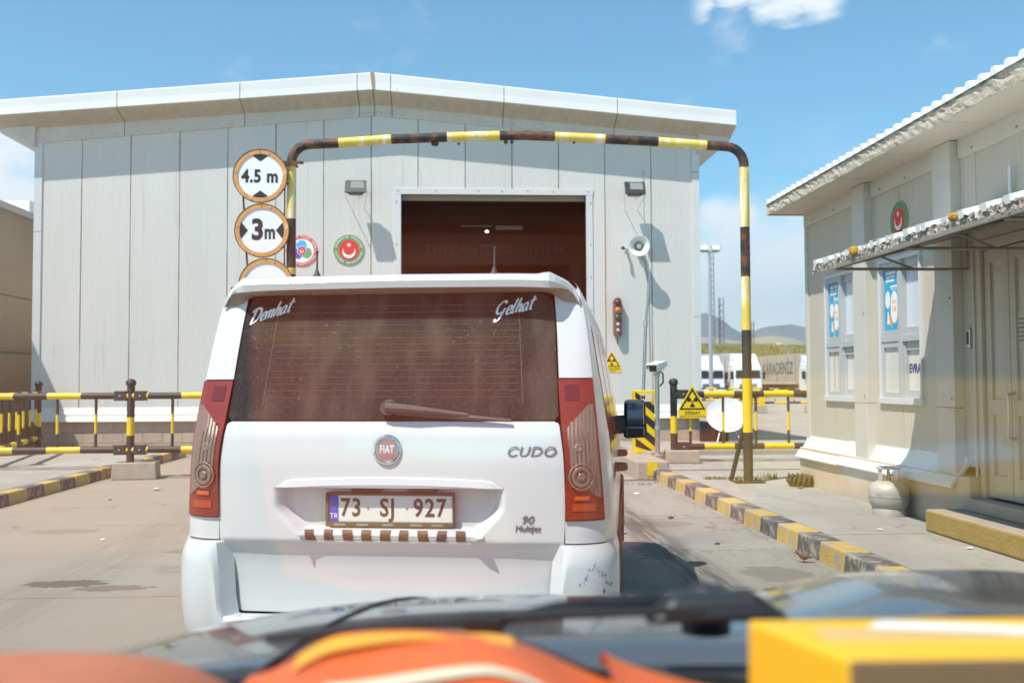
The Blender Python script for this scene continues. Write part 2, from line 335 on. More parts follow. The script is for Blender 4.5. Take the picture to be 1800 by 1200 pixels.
# ------------------------------------------------------------------ ground, yard, pavements, kerbs
PZ_ = .15
def ground_mat(name, c1, c2, c3, stains_and_veil=True):
    if name in _M: return _M[name]
    m = bpy.data.materials.new(name); m.use_nodes = True; _M[name] = m
    t = m.node_tree; n = t.nodes; l = t.links; b = n['Principled BSDF']; b.inputs['Roughness'].default_value = .82; b.inputs['Specular IOR Level'].default_value = .3
    g = n.new('ShaderNodeNewGeometry'); pos = g.outputs['Position']
    def noise(scale, det, st, off=(0, 0, 0), rg=.6):
        mp = n.new('ShaderNodeMapping'); mp.inputs['Scale'].default_value = st; mp.inputs['Location'].default_value = off; l.new(pos, mp.inputs[0])
        x = n.new('ShaderNodeTexNoise'); x.inputs['Scale'].default_value = scale; x.inputs['Detail'].default_value = det; x.inputs['Roughness'].default_value = rg; l.new(mp.outputs[0], x.inputs[0]); return x.outputs[0]
    def rng(x, a, b_, c=0, d=1):
        r = n.new('ShaderNodeMapRange'); r.interpolation_type = 'SMOOTHSTEP'; r.inputs[1].default_value = a; r.inputs[2].default_value = b_; r.inputs[3].default_value = c; r.inputs[4].default_value = d; l.new(x, r.inputs[0]); return r.outputs[0]
    def mix(f, a, bb):
        x = n.new('ShaderNodeMix'); x.data_type = 'RGBA'; l.new(f, x.inputs['Factor'])
        for i, q in ((6, a), (7, bb)):
            if isinstance(q, tuple): x.inputs[i].default_value = (*q, 1)
            else: l.new(q, x.inputs[i])
        return x.outputs[2]
    def mul(a, bb):
        x = n.new('ShaderNodeMath'); x.operation = 'MULTIPLY'
        for i, q in enumerate((a, bb)):
            if isinstance(q, (int, float)): x.inputs[i].default_value = q
            else: l.new(q, x.inputs[i])
        return x.outputs[0]
    cur = mix(rng(noise(.55, 6, (1, 1, 1)), .32, .68), c1, c2)
    cur = mix(rng(noise(2.2, 8, (1, .45, 1), (4, 2, 0), .7), .48, .75, 0, .75), cur, c3)
    cur = mix(rng(noise(14, 6, (.3, 1, 1), (1, 7, 0), .7), .5, .8, 0, .35), cur, tuple(x*.62 for x in c3))
    cur = mix(rng(noise(60, 3, (1, 1, 1), rg=.8), .58, .78, 0, .4), cur, tuple(x*.5 for x in c2))
    cur = mix(rng(noise(5, 8, (1, .22, 1), (6, 1, 0), .75), .52, .70, 0, .45), cur, tuple(x*.66 for x in c2))
    vr = n.new('ShaderNodeTexVoronoi'); vr.feature = 'DISTANCE_TO_EDGE'; vr.inputs['Scale'].default_value = .42
    wn = n.new('ShaderNodeMapping'); l.new(pos, wn.inputs[0]); nn2 = n.new('ShaderNodeTexNoise'); nn2.inputs['Scale'].default_value = 2.2; nn2.inputs['Detail'].default_value = 6; l.new(pos, nn2.inputs[0]); va = n.new('ShaderNodeVectorMath'); va.operation = 'MULTIPLY_ADD'; l.new(nn2.outputs['Color'], va.inputs[0]); va.inputs[1].default_value = (.9, .9, .9); l.new(wn.outputs[0], va.inputs[2]); l.new(va.outputs[0], vr.inputs[0])
    cur = mix(mul(rng(vr.outputs['Distance'], .006, .001), rng(noise(.4, 2, (1, 1, 1), (3, 3, 0)), .5, .6, 0, .7)), cur, tuple(x*.35 for x in c2))
    if stains_and_veil:
        sx = n.new('ShaderNodeSeparateXYZ'); l.new(pos, sx.inputs[0])
        def track(x0, w, d):
            q = n.new('ShaderNodeMath'); q.operation = 'SUBTRACT'; l.new(sx.outputs[0], q.inputs[0]); q.inputs[1].default_value = x0
            a = n.new('ShaderNodeMath'); a.operation = 'ABSOLUTE'; l.new(q.outputs[0], a.inputs[0])
            return mul(mul(rng(a.outputs[0], w, w*.25), rng(noise(7, 5, (2.2, .12, 1), (x0, 0, 0), .7), .34, .58)), d)
        veil_tint = n.new('ShaderNodeMapRange'); veil_tint.interpolation_type = 'SMOOTHSTEP'; veil_tint.inputs[1].default_value = .2; veil_tint.inputs[2].default_value = -2.2; l.new(sx.outputs[0], veil_tint.inputs[0])  # orange windscreen reflection painted as warm colour over the road's left part
        cur = mix(mul(veil_tint.outputs[0], rng(noise(.5, 5, (1, .6, 1), (5, 5, 0)), .25, .6, .35, .85)), cur, (.375, .295, .225))
        def blot(cx, cy_, rx, ry, col, amt):
            mp = n.new('ShaderNodeMapping'); mp.vector_type = 'POINT'; mp.inputs['Location'].default_value = (-cx/rx, -cy_/ry, 0); mp.inputs['Scale'].default_value = (1/rx, 1/ry, 0); l.new(pos, mp.inputs[0])
            ln = n.new('ShaderNodeVectorMath'); ln.operation = 'LENGTH'; l.new(mp.outputs[0], ln.inputs[0])
            ad = n.new('ShaderNodeMath'); ad.operation = 'MULTIPLY_ADD'; l.new(noise(9, 5, (1, 1.5, 1), (cx, cy_, 0)), ad.inputs[0]); ad.inputs[1].default_value = 1.6; l.new(ln.outputs['Value'], ad.inputs[2])
            return mix(rng(ad.outputs[0], 1.75, 1.55, 0, amt), cur, col)
        for b_ in ((-2.85, 7.55, .34, .16, (.13, .085, .055), .8), (-2.45, 7.35, .30, .12, (.19, .13, .09), .7), (-2.35, 8.9, .22, .1, (.22, .16, .11), .6), (-3.9, 10.2, .4, .2, (.24, .18, .13), .5), (2.45, 7.5, .3, .35, (.16, .14, .12), .6), (1.75, 8.6, .25, .5, (.06, .055, .05), .6), (2.1, 10.2, .35, .3, (.19, .16, .13), .5), (-4.4, 8.4, .5, .25, (.24, .18, .13), .5)):
            cur = blot(*b_)
        cur = mix(track(1.86, .30, .72), cur, (.055, .052, .05))
        cur = mix(track(.25, .35, .4), cur, (.10, .09, .08))
        cur = mix(track(-2.9, .5, .22), cur, (.16, .12, .09))
        cur = mix(rng(noise(.75, 4, (1, 1.6, 1), (9.3, 3.7, 0)), .60, .74, 0, .6), cur, (.20, .14, .095))
        cur = mix(rng(noise(1.9, 6, (1, 1.5, 1), (2.3, 8.7, 0), .6), .66, .70, 0, .7), cur, (.13, .085, .055))
    l.new(cur, b.inputs['Base Color'])
    bp = n.new('ShaderNodeBump'); bp.inputs['Strength'].default_value = .35; bp.inputs['Distance'].default_value = .01; l.new(noise(90, 5, (1, 1, 1), rg=.7), bp.inputs['Height']); l.new(bp.outputs[0], b.inputs['Normal'])
    return m
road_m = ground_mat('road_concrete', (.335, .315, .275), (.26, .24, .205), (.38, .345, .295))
pave_m = ground_mat('pavement_concrete', (.40, .37, .32), (.325, .30, .26), (.44, .405, .345), False)
yard_m = ground_mat('yard_concrete', (.35, .31, .27), (.42, .365, .305), (.28, .25, .22), False)
earth_m = mat('earth_dry', (.40, .33, .22), .95, var=.15, vs=.02)
struct(MB().grid(lambda a, b: (-6000+12000*a, -300+6500*b, -.03), 12, 12).build('ground', earth_m))
struct(MB().grid(lambda a, b: (-60+140*a, -20+125*b, -.012), 8, 8).build('yard', yard_m))
road = struct(bx('road', mat('joint_dark', (.12, .10, .085), .95), None, -5.42, 2.96, -9, 20.8, -.02, -.006))
ys = [-9, -5.2, -1.2, 2.9, 7.05, 10.6, 13.85, 17.4, 20.8]; xs = [-5.42, -1.25, 2.96]
for y0, y1 in zip(ys, ys[1:]):
    for x0, x1 in zip(xs, xs[1:]):
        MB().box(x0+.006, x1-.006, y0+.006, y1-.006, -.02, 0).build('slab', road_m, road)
def kerb_run(name, x0, x1, ylo, yhi, par, first):
    w = x1-x0; k = 0; y = ylo; shared = {}
    while y < yhi-.2:
        key = (k+first) % 2
        if key not in shared:
            mb = MB().hexa([(0, 0, -.05), (w, 0, -.05), (w, .522, -.05), (0, .522, -.05), (.018 if x0 > 0 else 0, 0, PZ_+.004), (w-(0 if x0 > 0 else .018), 0, PZ_+.004), (w-(0 if x0 > 0 else .018), .522, PZ_+.004), (.018 if x0 > 0 else 0, .522, PZ_+.004)])
            o = mb.build('kerb_stone', (kerb_y, kerb_k)[key], par, bevel=.014); shared[key] = o
        else:
            o = shared[key].copy(); C.objects.link(o)
        o.location = (x0+random.uniform(-.006, .006), y, random.uniform(-.008, .004)); o.rotation_euler = (0, 0, random.uniform(-.006, .006)); y += .53; k += 1
pv = struct(bx('pavement', pave_m, None, 3.18, 9.5, -9, 17.6, -.03, PZ_-.012))
py_ = [-9, -3, 1.0, 4.7, 8.4, 12.15, 13.3, 16.45, 17.6]
for y0, y1 in zip(py_, py_[1:]):
    MB().box(3.18, 9.5 if y0 > 12 else 4.44, y0+.005, y1-.005, 0, PZ_+random.uniform(-.002, .002)).build('slab', pave_m, pv)
kerb_run('kerb', 2.95, 3.175, -1.5, 14.9, pv, 1)
pl = struct(bx('pavement_left', pave_m, None, -16, -5.62, 6, 20.9, -.03, PZ_-.012))
for y0, y1 in zip((6, 12.3, 14.9, 17.5, 20.9), (12.3, 14.9, 17.5, 20.9)):
    for x0, x1 in ((-16, -9), (-9, -5.62)): MB().box(x0+.004, x1-.004, y0+.005, y1-.005, 0, PZ_).build('slab', pave_m, pl)
kerb_run('kerb', -5.62, -5.40, 7.2, 20.6, pl, 0)
# apron in front of the hall
ap = struct(bx('hall_apron', pave_m, None, 3.3, 9, 18.3, 21.08, -.02, .20, .02)); bx('slab', pave_m, ap, -5.38, 3.29, 20.81, 21.2, -.02, .012)

# ------------------------------------------------------------------ the customs hall (big white shed)
WY = 21.10
hall = thing('customs_hall', 'large white ribbed metal shed with low gable and dark drive-through doorway', 'building', (-1.7, WY, 0))
HX, HY = 1.7, -WY
hall_root = hall
XL, XR, XRIDGE = -8.70, 5.24, -1.70
def ztop(x): return 7.17-(7.17-6.52)*abs(x-XRIDGE)/(XRIDGE-XL) if x < XRIDGE else 7.17-(7.17-6.62)*(x-XRIDGE)/(XR-XRIDGE)
DX0, DX1, DZ = -1.141, 2.809, 5.46
def L(o, root):      # shift a mesh that was built in site coordinates so that it sits under its root
    o.location = (-root.location.x, -root.location.y, -root.location.z); return o
def ribbed(x0, x1, holes, zb, zt, pitch=.05, depth=.003, joint=.006):
    """one sandwich panel facing -Y, from x0 to x1, in local (x, y=0, z)"""
    mb = MB(); n = max(4, int(round((x1-x0-2*joint)/pitch))*2); xs_ = [x0+joint+(x1-x0-2*joint)*i/n for i in range(n+1)]
    edges = sorted(set(xs_+[h for hh in holes for h in hh[:2] if x0+joint < h < x1-joint]))
    for i, (a, b) in enumerate(zip(edges, edges[1:])):
        ya = -depth if (int(round((a-x0-joint)/(x1-x0-2*joint)*n)) % 2) else 0; yb = -depth if (int(round((b-x0-joint)/(x1-x0-2*joint)*n)) % 2) else 0
        mid = (a+b)/2; iv = [(zb, None)]
        cut = sorted([(h[2], h[3]) for h in holes if h[0] <= mid <= h[1]]); z = zb; segs = []
        for c0, c1 in cut:
            if c0 > z: segs.append((z, c0, c0))
            z = c1
        segs.append((z, zt(a), zt(b)))
        for z0, za, zb_ in segs: mb.add([(a, ya, z0), (b, yb, z0), (b, yb, zb_), (a, ya, za)], [(0, 1, 2, 3)])
    e = .03; inh = lambda x: any(h[0] <= x <= h[1] and h[2] <= zb for h in holes); zl_ = lambda x: max([h[3] for h in holes if h[0] <= x <= h[1] and h[2] <= zb] or [zb])
    zb0, zb1 = zl_(x0+joint), zl_(x1-joint)
    mb.add([(x0+joint, 0, zb0), (x0+joint, e, zb0), (x0+joint, e, zt(x0)), (x0+joint, 0, zt(x0))], [(0, 1, 2, 3)])
    mb.add([(x1-joint, 0, zb1), (x1-joint, 0, zt(x1)), (x1-joint, e, zt(x1)), (x1-joint, e, zb1)], [(0, 1, 2, 3)])
    return mb
# structural back sheet behind the panels (dark joints), with the doorway left open
mb = MB(); zs_ = .6
mb.box(XL+.02, DX0, .03, .12, .1, 6.5); mb.box(DX1, XR-.02, .03, .12, .1, 6.5); mb.box(DX0, DX1, .03, .12, DZ, 6.5)
mb.prism([(XL+.02, 6.49), (XR-.02, 6.49), (XRIDGE, 7.15)], 0, .09)
mb.v = [(x, y, z) if i < 24 else (x, .12-z, y) for i, (x, y, z) in enumerate(mb.v)]
L(mb.build('wall', mat('joint_shadow', (.20, .19, .18), .8), hall), hall).location.y = 0
seam = [XL+.12, -7.77, -6.77, -5.76, -4.77, -3.77, -2.77, -1.77, -.78, .22, 1.22, 2.22, 3.22, 4.22, XR-.12]
for a, b in zip(seam, seam[1:]):
    o = ribbed(a, b, [(DX0-.02, DX1+.02, 0, DZ)], .93, lambda x: ztop(x)-.02).build('wall_panel', white_panel, hall); o.location = (HX, 0, 0)
def hb(name, m, x0, x1, y0, y1, z0, z1, bevel=0, par=None): o = bx(name, m, par or hall, x0, x1, y0, y1, z0, z1, bevel); o.location = (HX, 0, 0); return o
hb('corner_trim', trim_wall, XL-.03, XL+.13, -.03, .16, .93, 4.62, .004); hb('corner_trim', trim_wall, XL-.03, XL+.13, -.03, .16, 4.63, 6.5, .004)
hb('corner_trim', trim_wall, XR-.13, XR+.03, -.03, .16, .93, 2.85, .004); hb('corner_trim', trim_wall, XR-.13, XR+.03, -.03, .16, 2.86, 5.98, .004); hb('corner_trim', trim_wall, XR-.13, XR+.03, -.03, .16, 5.99, 6.58, .004)
# door surround, lintel of the raised shutter
hb('door_trim', trim_wall, DX0-.15, DX1+.15, -.025, .0, DZ, DZ+.13, .003)
hb('door_trim', trim_wall, DX0-.15, DX0, -.022, .10, 0, DZ-.002, .003); hb('door_trim', trim_wall, DX1, DX1+.14, -.022, .10, 0, DZ-.002, .003)
hb('shutter_edge', mat('shutter_beige', (.30, .25, .19), .6, var=.1, vs=6), DX0+.01, DX1-.01, .10, .20, DZ-.11, DZ+.02, .004)
o = MB(FY(HX, -.026, 0)); 
for x in (-1.2, -.4, .5, 1.0, 1.55, 2.1, 2.85): o.disc(.014, 0, .008, 8, x, DZ+.08)
for z in (5.3, 4.4, 3.7, 3.0): o.disc(.014, 0, .008, 8, DX1+.09, z); o.disc(.014, 0, .008, 8, DX0-.1, z)
struct(o.build('screw', grey_paint, hall), 'stuff')
# base: white sill flashing in two folds, a plinth of concrete blocks
for x0, x1 in ((XL-.02, -5.2), (-5.19, DX0-.16), (DX1+.15, XR+.02)):
    mb = MB(); prof = [(-.01, .98), (-.03, .90), (-.06, .85), (-.06, .79), (-.15, .715), (-.155, .69), (-.13, .69), (.02, .75), (.02, .98)]
    mb.prism(prof, x0, x1); mb.v = [(z, x, y) for x, y, z in mb.v]
    o = mb.build('sill_flashing', skirt_m, hall); o.location = (HX, 0, 0)
hb('plinth', mortar_m, XL+.04, DX0-.16, -.045, .1, -.02, .70); hb('plinth', mortar_m, DX1+.15, XR-.04, -.045, .1, -.02, .70)
blk = {}
for r_, (z0, z1) in enumerate(((.02, .235), (.245, .46), (.47, .685))):
    x = XL+.05-(.2 if r_ % 2 else 0)
    while x < XR-.1:
        a, b = max(x, XL+.05), min(x+.392, XR-.05)
        if b-a > .06 and not (a < DX1+.1 and b > DX0-.1):
            key = (round(b-a, 3), r_)
            if key in blk: o = blk[key].copy(); C.objects.link(o)
            else: o = blk[key] = MB().box(0, b-a, -.05, .0, 0, z1-z0).build('block', block_m, hall, bevel=.006)
            o.location = (HX+a, random.uniform(-.006, .002), z0)
        x += .40
# gable rake: fascia lengths, soffit, grey flashing below, seams
OV = .53
def rake(side):
    xa, xb = (-9.45, XRIDGE) if side < 0 else (XRIDGE, 5.96)
    def zb(x): return 7.55-(.635 if side < 0 else .67)*abs(x-XRIDGE)/abs((xa if side < 0 else xb)-XRIDGE)      # bottom of fascia
    def hgt(x): return .36-.05*abs(x-XRIDGE)/7.7
    cuts = [-9.45, -6.9, -4.42, -2.02, XRIDGE] if side < 0 else [XRIDGE, -1.33, 1.03, 3.42, 5.96]
    for a, b in zip(cuts, cuts[1:]):
        a2, b2 = a+.006, b-.006
        mb = MB()
        def sec(x):
            z = zb(x); return [(x, .25, z+hgt(x)+.06), (x, -OV+.05, z+hgt(x)+.012), (x, -OV, z+hgt(x)-.02), (x, -OV+.006, z+.15), (x, -OV, z)]
        n = 6; S_ = [sec(a2+(b2-a2)*i/n) for i in range(n+1)]
        for i in range(n):
            for k in range(4): mb.add([S_[i][k], S_[i][k+1], S_[i+1][k+1], S_[i+1][k]], [(0, 1, 2, 3)])
        o = mb.build('fascia', white_trim, hall, smooth=True, angle=25); o.location = (HX, 0, 0)
        mb = MB()
        def sec2(x):
            z = zb(x); return [(x, -OV, z-.001), (x, -OV+.05, z-.035), (x, -.10, z-.155), (x, -.035, z-.19)]
        S_ = [sec2(a2+(b2-a2)*i/n) for i in range(n+1)]
        for i in range(n):
            for k in range(3): mb.add([S_[i][k], S_[i][k+1], S_[i+1][k+1], S_[i+1][k]], [(0, 1, 2, 3)])
        o = mb.build('soffit', soffit_m, hall, smooth=True, angle=50); o.location = (HX, 0, 0)
        lo, hi = max(a2, XL-.03), min(b2, XR+.03)
        if hi > lo:
            mb = MB().add([(lo, -.036, zb(lo)-.19), (lo, -.030, ztop(lo)-.04), (hi, -.030, ztop(hi)-.04), (hi, -.036, zb(hi)-.19), (lo, .01, ztop(lo)-.04), (hi, .01, ztop(hi)-.04)], [(0, 1, 2, 3), (1, 4, 5, 2)])
            o = mb.build('rake_flashing', grey_flash, hall); o.location = (HX, 0, 0)
            mb = MB(FY(HX, -.04, 0))
            for t in (.1, .37, .63, .9): x = lo+(hi-lo)*t; mb.disc(.013, 0, .008, 8, x, ztop(x)+.03)
            struct(mb.build('screw', grey_paint, hall), 'stuff')
    xe = xa if side < 0 else xb; zz = zb(xe)       # end cap / gutter
    mb = MB()
    xi = XL if side < 0 else XR
    p = [(xe, zz+hgt(xe)), (xe, zz), (xe-side*.06, zz-.10), (xe-side*.05, zz-.24), (xe-side*.14, zz-.30), (xi+side*.08, zz-.42), (xi, zz-.52), (xi, zz+.25)]
    mb.prism([(x, z) for x, z in p], -.06, 17); mb.v = [(x, z-.04, y) for x, y, z in mb.v]
    o = mb.build('gutter', grey_flash, hall); o.location = (HX, 0, 0)
rake(-1); rake(1)
art('ridge_patch', mat('rust_tape', (.36, .25, .15), .8, var=.2, vs=9), hall, FY(HX, -OV-.004, 0), [(XRIDGE-.05, 7.91), (XRIDGE+.03, 7.91), (XRIDGE+.05, 7.56), (XRIDGE-.01, 7.56)], 0)
mb = MB()
for a, b in ((-9.44, XRIDGE), (XRIDGE, 5.95)):
    za, zb_ = (7.29, 7.99) if a < -5 else (7.99, 7.27)
    mb.hexa([(a, .24, za-.1), (b, .24, zb_-.1), (b, 17, zb_-.1), (a, 17, za-.1), (a, .24, za), (b, .24, zb_), (b, 17, zb_), (a, 17, za)])
o = mb.build('roof', white_trim, hall); o.location = (HX, 0, 0)
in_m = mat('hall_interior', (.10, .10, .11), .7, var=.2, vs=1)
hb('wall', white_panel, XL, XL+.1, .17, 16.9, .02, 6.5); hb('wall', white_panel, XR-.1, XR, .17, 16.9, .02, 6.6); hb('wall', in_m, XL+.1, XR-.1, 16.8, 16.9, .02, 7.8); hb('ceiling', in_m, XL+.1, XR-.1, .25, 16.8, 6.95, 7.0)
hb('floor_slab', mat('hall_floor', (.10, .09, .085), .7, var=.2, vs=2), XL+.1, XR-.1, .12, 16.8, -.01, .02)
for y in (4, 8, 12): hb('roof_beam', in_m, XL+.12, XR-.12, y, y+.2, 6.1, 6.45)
# pale roof-light strips seen through the door
for i, (x0, x1) in enumerate(((-.9, .1), (.2, 1.2), (1.32, 2.2))):
    hb('skylight_strip', mat('skylight', (.55, .6, .58), .6, emit=.05), x0, x1, 11.0, 11.1, 6.62-.1*i, 6.90-.1*i)
# the scanner portal inside with its writing
sc_ = thing('scanner_portal', 'dark steel scanner portal with lettering spanning the lane inside the shed', 'scanner', (.9, WY+5, 0))
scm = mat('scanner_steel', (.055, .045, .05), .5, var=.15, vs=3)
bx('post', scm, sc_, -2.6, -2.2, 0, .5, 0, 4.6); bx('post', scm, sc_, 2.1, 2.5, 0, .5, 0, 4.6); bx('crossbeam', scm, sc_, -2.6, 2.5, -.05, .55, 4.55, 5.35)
sct = mat('scanner_print', (.16, .11, .115), .5)
lettering('THSCAN', .30, sct, sc_, FY(-1.0, -.055, 4.95), bold=.008, spacing=1.25)
lettering('MB1215-HL', .30, sct, sc_, FY(1.35, -.055, 4.95))
bx('lamp_panel', mat('lamp_panel', (.14, .10, .10), .5), sc_, -.25, .6, -.08, -.05, 4.80, 5.10)
for i in range(5): MB(FY(-.13+.16*i, -.085, 4.95)).disc(.065, 0, .01, 16).build('lamp', mat('lamp_dull_red', (.22, .03, .03), .4), sc_)
for i, zz in enumerate((4.1, 4.0, 3.75, 3.65)):
    tag(MB().box(-.55, -.25, WY+8+i*.01, WY+8.05+i*.01, zz, zz+.03).build('strip_light', mat('tube_light', (.9, .86, .8), .5, emit=.3)), ['topmost', 'second', 'third', 'lowest'][i]+' of four short pale strip lights inside the dark doorway', 'light', 'strip lights in the shed')
tag(MB().lathe([(.0, -.05), (.05, -.03), (.06, 0), (.03, .03), (0, .04)], 12, (.97, WY+9, 6.05)).build('ceiling_lamp', mat('lamp_on', (1, .98, .92), .5, emit=2.5)), 'tiny bright ceiling lamp high inside the dark doorway', 'lamp')
tag(bx('equipment_cabinet', mat('cabinet_dull', (.16, .12, .10), .6, var=.1, vs=2), None, 1.75, 2.75, WY+3.2, WY+4, .02, 3.55, .01), 'tall dull grey cabinet inside the right edge of the doorway', 'cabinet')

# ------------------------------------------------------------------ fittings on the hall front
def floodlight(x, z, label):
    t = thing('floodlight', label, 'floodlight', (x, WY, z), 0, 'floodlights over the doorway')
    T = Matrix.Translation((0, -.46, 0)) @ Matrix.Rotation(R(-28), 4, 'X')
    hm = mat('floodlight_housing', (.03, .035, .035), .45, var=.2, vs=8, dirt=((.2, .19, .17), .2, 8, (1, 1, 1)))
    MB(T).hexa([(-.2, -.03, -.15), (.2, -.03, -.15), (.12, .15, -.08), (-.12, .15, -.08), (-.22, -.03, .15), (.22, -.03, .15), (.13, .15, .1), (-.13, .15, .1)]).build('housing', hm, t, bevel=.008)
    MB(T).box(-.22, .22, -.055, -.03, -.155, .155).build('bezel', hm, t, bevel=.006)
    MB(T).box(-.10, .17, -.060, -.056, -.05, .125).build('lens', mat('flood_lens', (.28, .27, .24), .12, spec=.8), t)
    for s in (-1, 1):
        MB().tube([(s*.23, -.46, -.02), (s*.22, -.44, -.14), (s*.13, 0, -.36)], .008, 6).build('bracket_arm', white_trim, t)
        MB().tube([(s*.16, -.46, .14), (s*.16, -.4, .17)], .012, 6).build('hinge', hm, t)
    MB().tube([(.0, -.36, -.1), (.07, -.2, -.16), (.28, -.01, -.02), (.28, -.01, .5)], .006, 6).build('cable', grey_paint, t)
floodlight(-2.05, 5.50, 'dark floodlight left of the doorway above the round crescent emblem'); floodlight(3.78, 5.51, 'dark floodlight right of the doorway above the horn speaker')
h = thing('horn_speaker', 'white horn loudspeaker on the wall right of the doorway', 'loudspeaker', (3.93, WY, 4.32))
T = Matrix.Rotation(R(90), 4, 'X') @ Matrix.Rotation(R(-8), 4, 'Y')
hw = mat('horn_white', (.72, .72, .70), .35, var=.04, vs=5)
MB(T).lathe([(.05, .1), (.06, .22), (.09, .32), (.14, .40), (.205, .46), (.222, .462), (.222, .455), (.19, .44), (.13, .38), (.08, .3), (.05, .2)], 32).build('bell', hw, h, smooth=True)
MB(T).lathe([(0, .40), (.035, .40), (.06, .36), (.055, .30), (.0, .27)], 20).build('phase_cone', mat('horn_inner', (.40, .40, .40), .4), h, smooth=True)
MB(T).lathe([(0, .02), (.08, .02), (.09, .05), (.085, .14), (.05, .17), (0, .17)], 20).build('driver', hw, h, smooth=True)
MB().tube([(0, -.1, -.08), (0, -.1, -.14), (0, -.01, -.14)], .012, 6).build('bracket', galv, h)
MB().tube([(.02, -.05, -.1), (.15, -.015, -.3), (.22, -.012, -.9), (.23, -.012, -2.6)], .007, 6).build('cable', mat('cable_grey', (.25, .22, .19), .7), h)
d = thing('dome_camera', 'small white surveillance camera left of the horn speaker', 'camera', (3.60, WY, 4.30))
MB().tube([(.06, -.02, .0), (.03, -.14, .0), (-.02, -.2, 0)], .03, 12).build('body', hw, d, smooth=True); MB().tube([(-.02, -.2, 0), (-.045, -.235, 0)], [.034, .036], 12).build('lens', black_flat, d); bx('wall_plate', hw, d, .02, .1, -.02, -.002, -.05, .05)
t = thing('traffic_light', 'narrow brown signal with five round lamps on the shed wall', 'traffic light', (3.455, WY, 2.83))
pts = [(.085*math.cos(a), .34+.085*math.sin(a)) for a in [math.pi*k/10 for k in range(11)]]+[(.085*math.cos(a), -.33+.085*math.sin(a)) for a in [math.pi+math.pi*k/10 for k in range(11)]]
MB(FY(0, -.02, 0)).prism(pts, 0, .14).build('housing', mat('signal_brown', (.16, .10, .08), .6, var=.15, vs=8), t, bevel=.006)
MB(FY(0, -.02, 0)).ring(.0, .04, -.018, 0, 8).build('mount', galv, t)
for z, r_, c in ((.31, .066, (.10, .02, .015)), (.155, .066, (.55, .17, .03)), (0, .066, (.03, .09, .05)), (-.15, .04, (.62, .45, .36)), (-.275, .04, (.62, .45, .36))):
    MB(FY(0, -.16, z)).lathe([(r_, 0), (r_*.9, .02), (r_*.5, .04), (0, .046)], 18).build('lamp', mat('lamp_%d' % int(1000*c[0]+z*100), c, .25, coat=.3), t, smooth=True)
MB().tube([(.0, -.05, -.42), (.01, -.03, -.5), (.0, -.01, -.55)], .01, 6).build('cable', black_flat, t)
# round emblems
def crescent_emblem(T, name, label, r=.33, loc=(0, 0, 0), txt=True):
    e = thing(name, label, 'emblem', loc)
    MB(T).disc(r, .002, .010).build('backing', gold_flat, e); MB(T).ring(r*.69, r*.965, .010, .013).build('green_ring', green_flat, e)
    MB(T).disc(r*.66, .010, .014).build('red_disc', red_flat, e)
    art('crescent', white_flat, e, T, crescent_pts(r*.42, 0, -r*.10, r*.36, r*.14), .014, .003)
    art('star', white_flat, e, T, star_pts(r*.17, 0, r*.33), .014, .003)
    if txt:
        ring_letters('GÜMRÜKLER MUHAFAZA', r*.155, r*.83, 165, 15, white_flat, e, T, .015, bold=.002)
        ring_letters('CUSTOMS ENFORCEMENT', r*.15, r*.83, 192, 348, white_flat, e, T, .015, inward=True, bold=.002)
        for s in (-1, 1): art('star', white_flat, e, T, star_pts(r*.05, s*r*.83, -.02*r), .0135)
    return e
crescent_emblem(FY(0, -.004, 0), 'customs_emblem', 'round green-ringed red emblem with white crescent on the shed left of the doorway', .33, (-2.235, WY, 4.265))
e = thing('ministry_emblem', 'round white emblem with red lettered rim and coloured swirls behind the antenna', 'emblem', (-3.22, WY, 4.25)); T = FY(0, -.004, 0)
MB(T).disc(.334, .002, .009).build('backing', white_flat, e); MB(T).ring(.255, .33, .009, .013).build('red_ring', red_flat, e)
def swirl(a0, r0=.05, r1=.21): return [(r0*math.cos(R(a0+s)), r0*math.sin(R(a0+s))) for s in range(0, 121, 20)]+[(r*math.cos(R(a0+q)), r*math.sin(R(a0+q))) for r, q in ((.12, 112), (.19, 92), (.225, 60), (.215, 30), (.15, 5), (.09, -8))]
for a0, mm in ((40, mat('print_sky', (.07, .42, .78), .5)), (280, mat('print_leaf', (.18, .36, .13), .5)), (160, purple_flat)): art('swirl', mm, e, T, swirl(a0), .0095)
MB(T).disc(.10, .010, .0135, 32).build('core', mat('print_pale_blue', (.3, .6, .8), .5), e); MB(T).disc(.082, .0135, .016, 32).build('core', red_flat, e)
art('crescent', white_flat, e, T, crescent_pts(.045, 0, 0, .036, .018), .016); art('star', white_flat, e, T, star_pts(.016, .0, .03), .016)
ring_letters('T.C. GÜMRÜK VE TİCARET BAKANLIĞI', .05, .292, 190, -10, white_flat, e, T, .0145, bold=.0015)
ring_letters('MINISTRY OF CUSTOMS AND TRADE', .046, .292, 202, 338, white_flat, e, T, .0145, inward=True, bold=.0015)

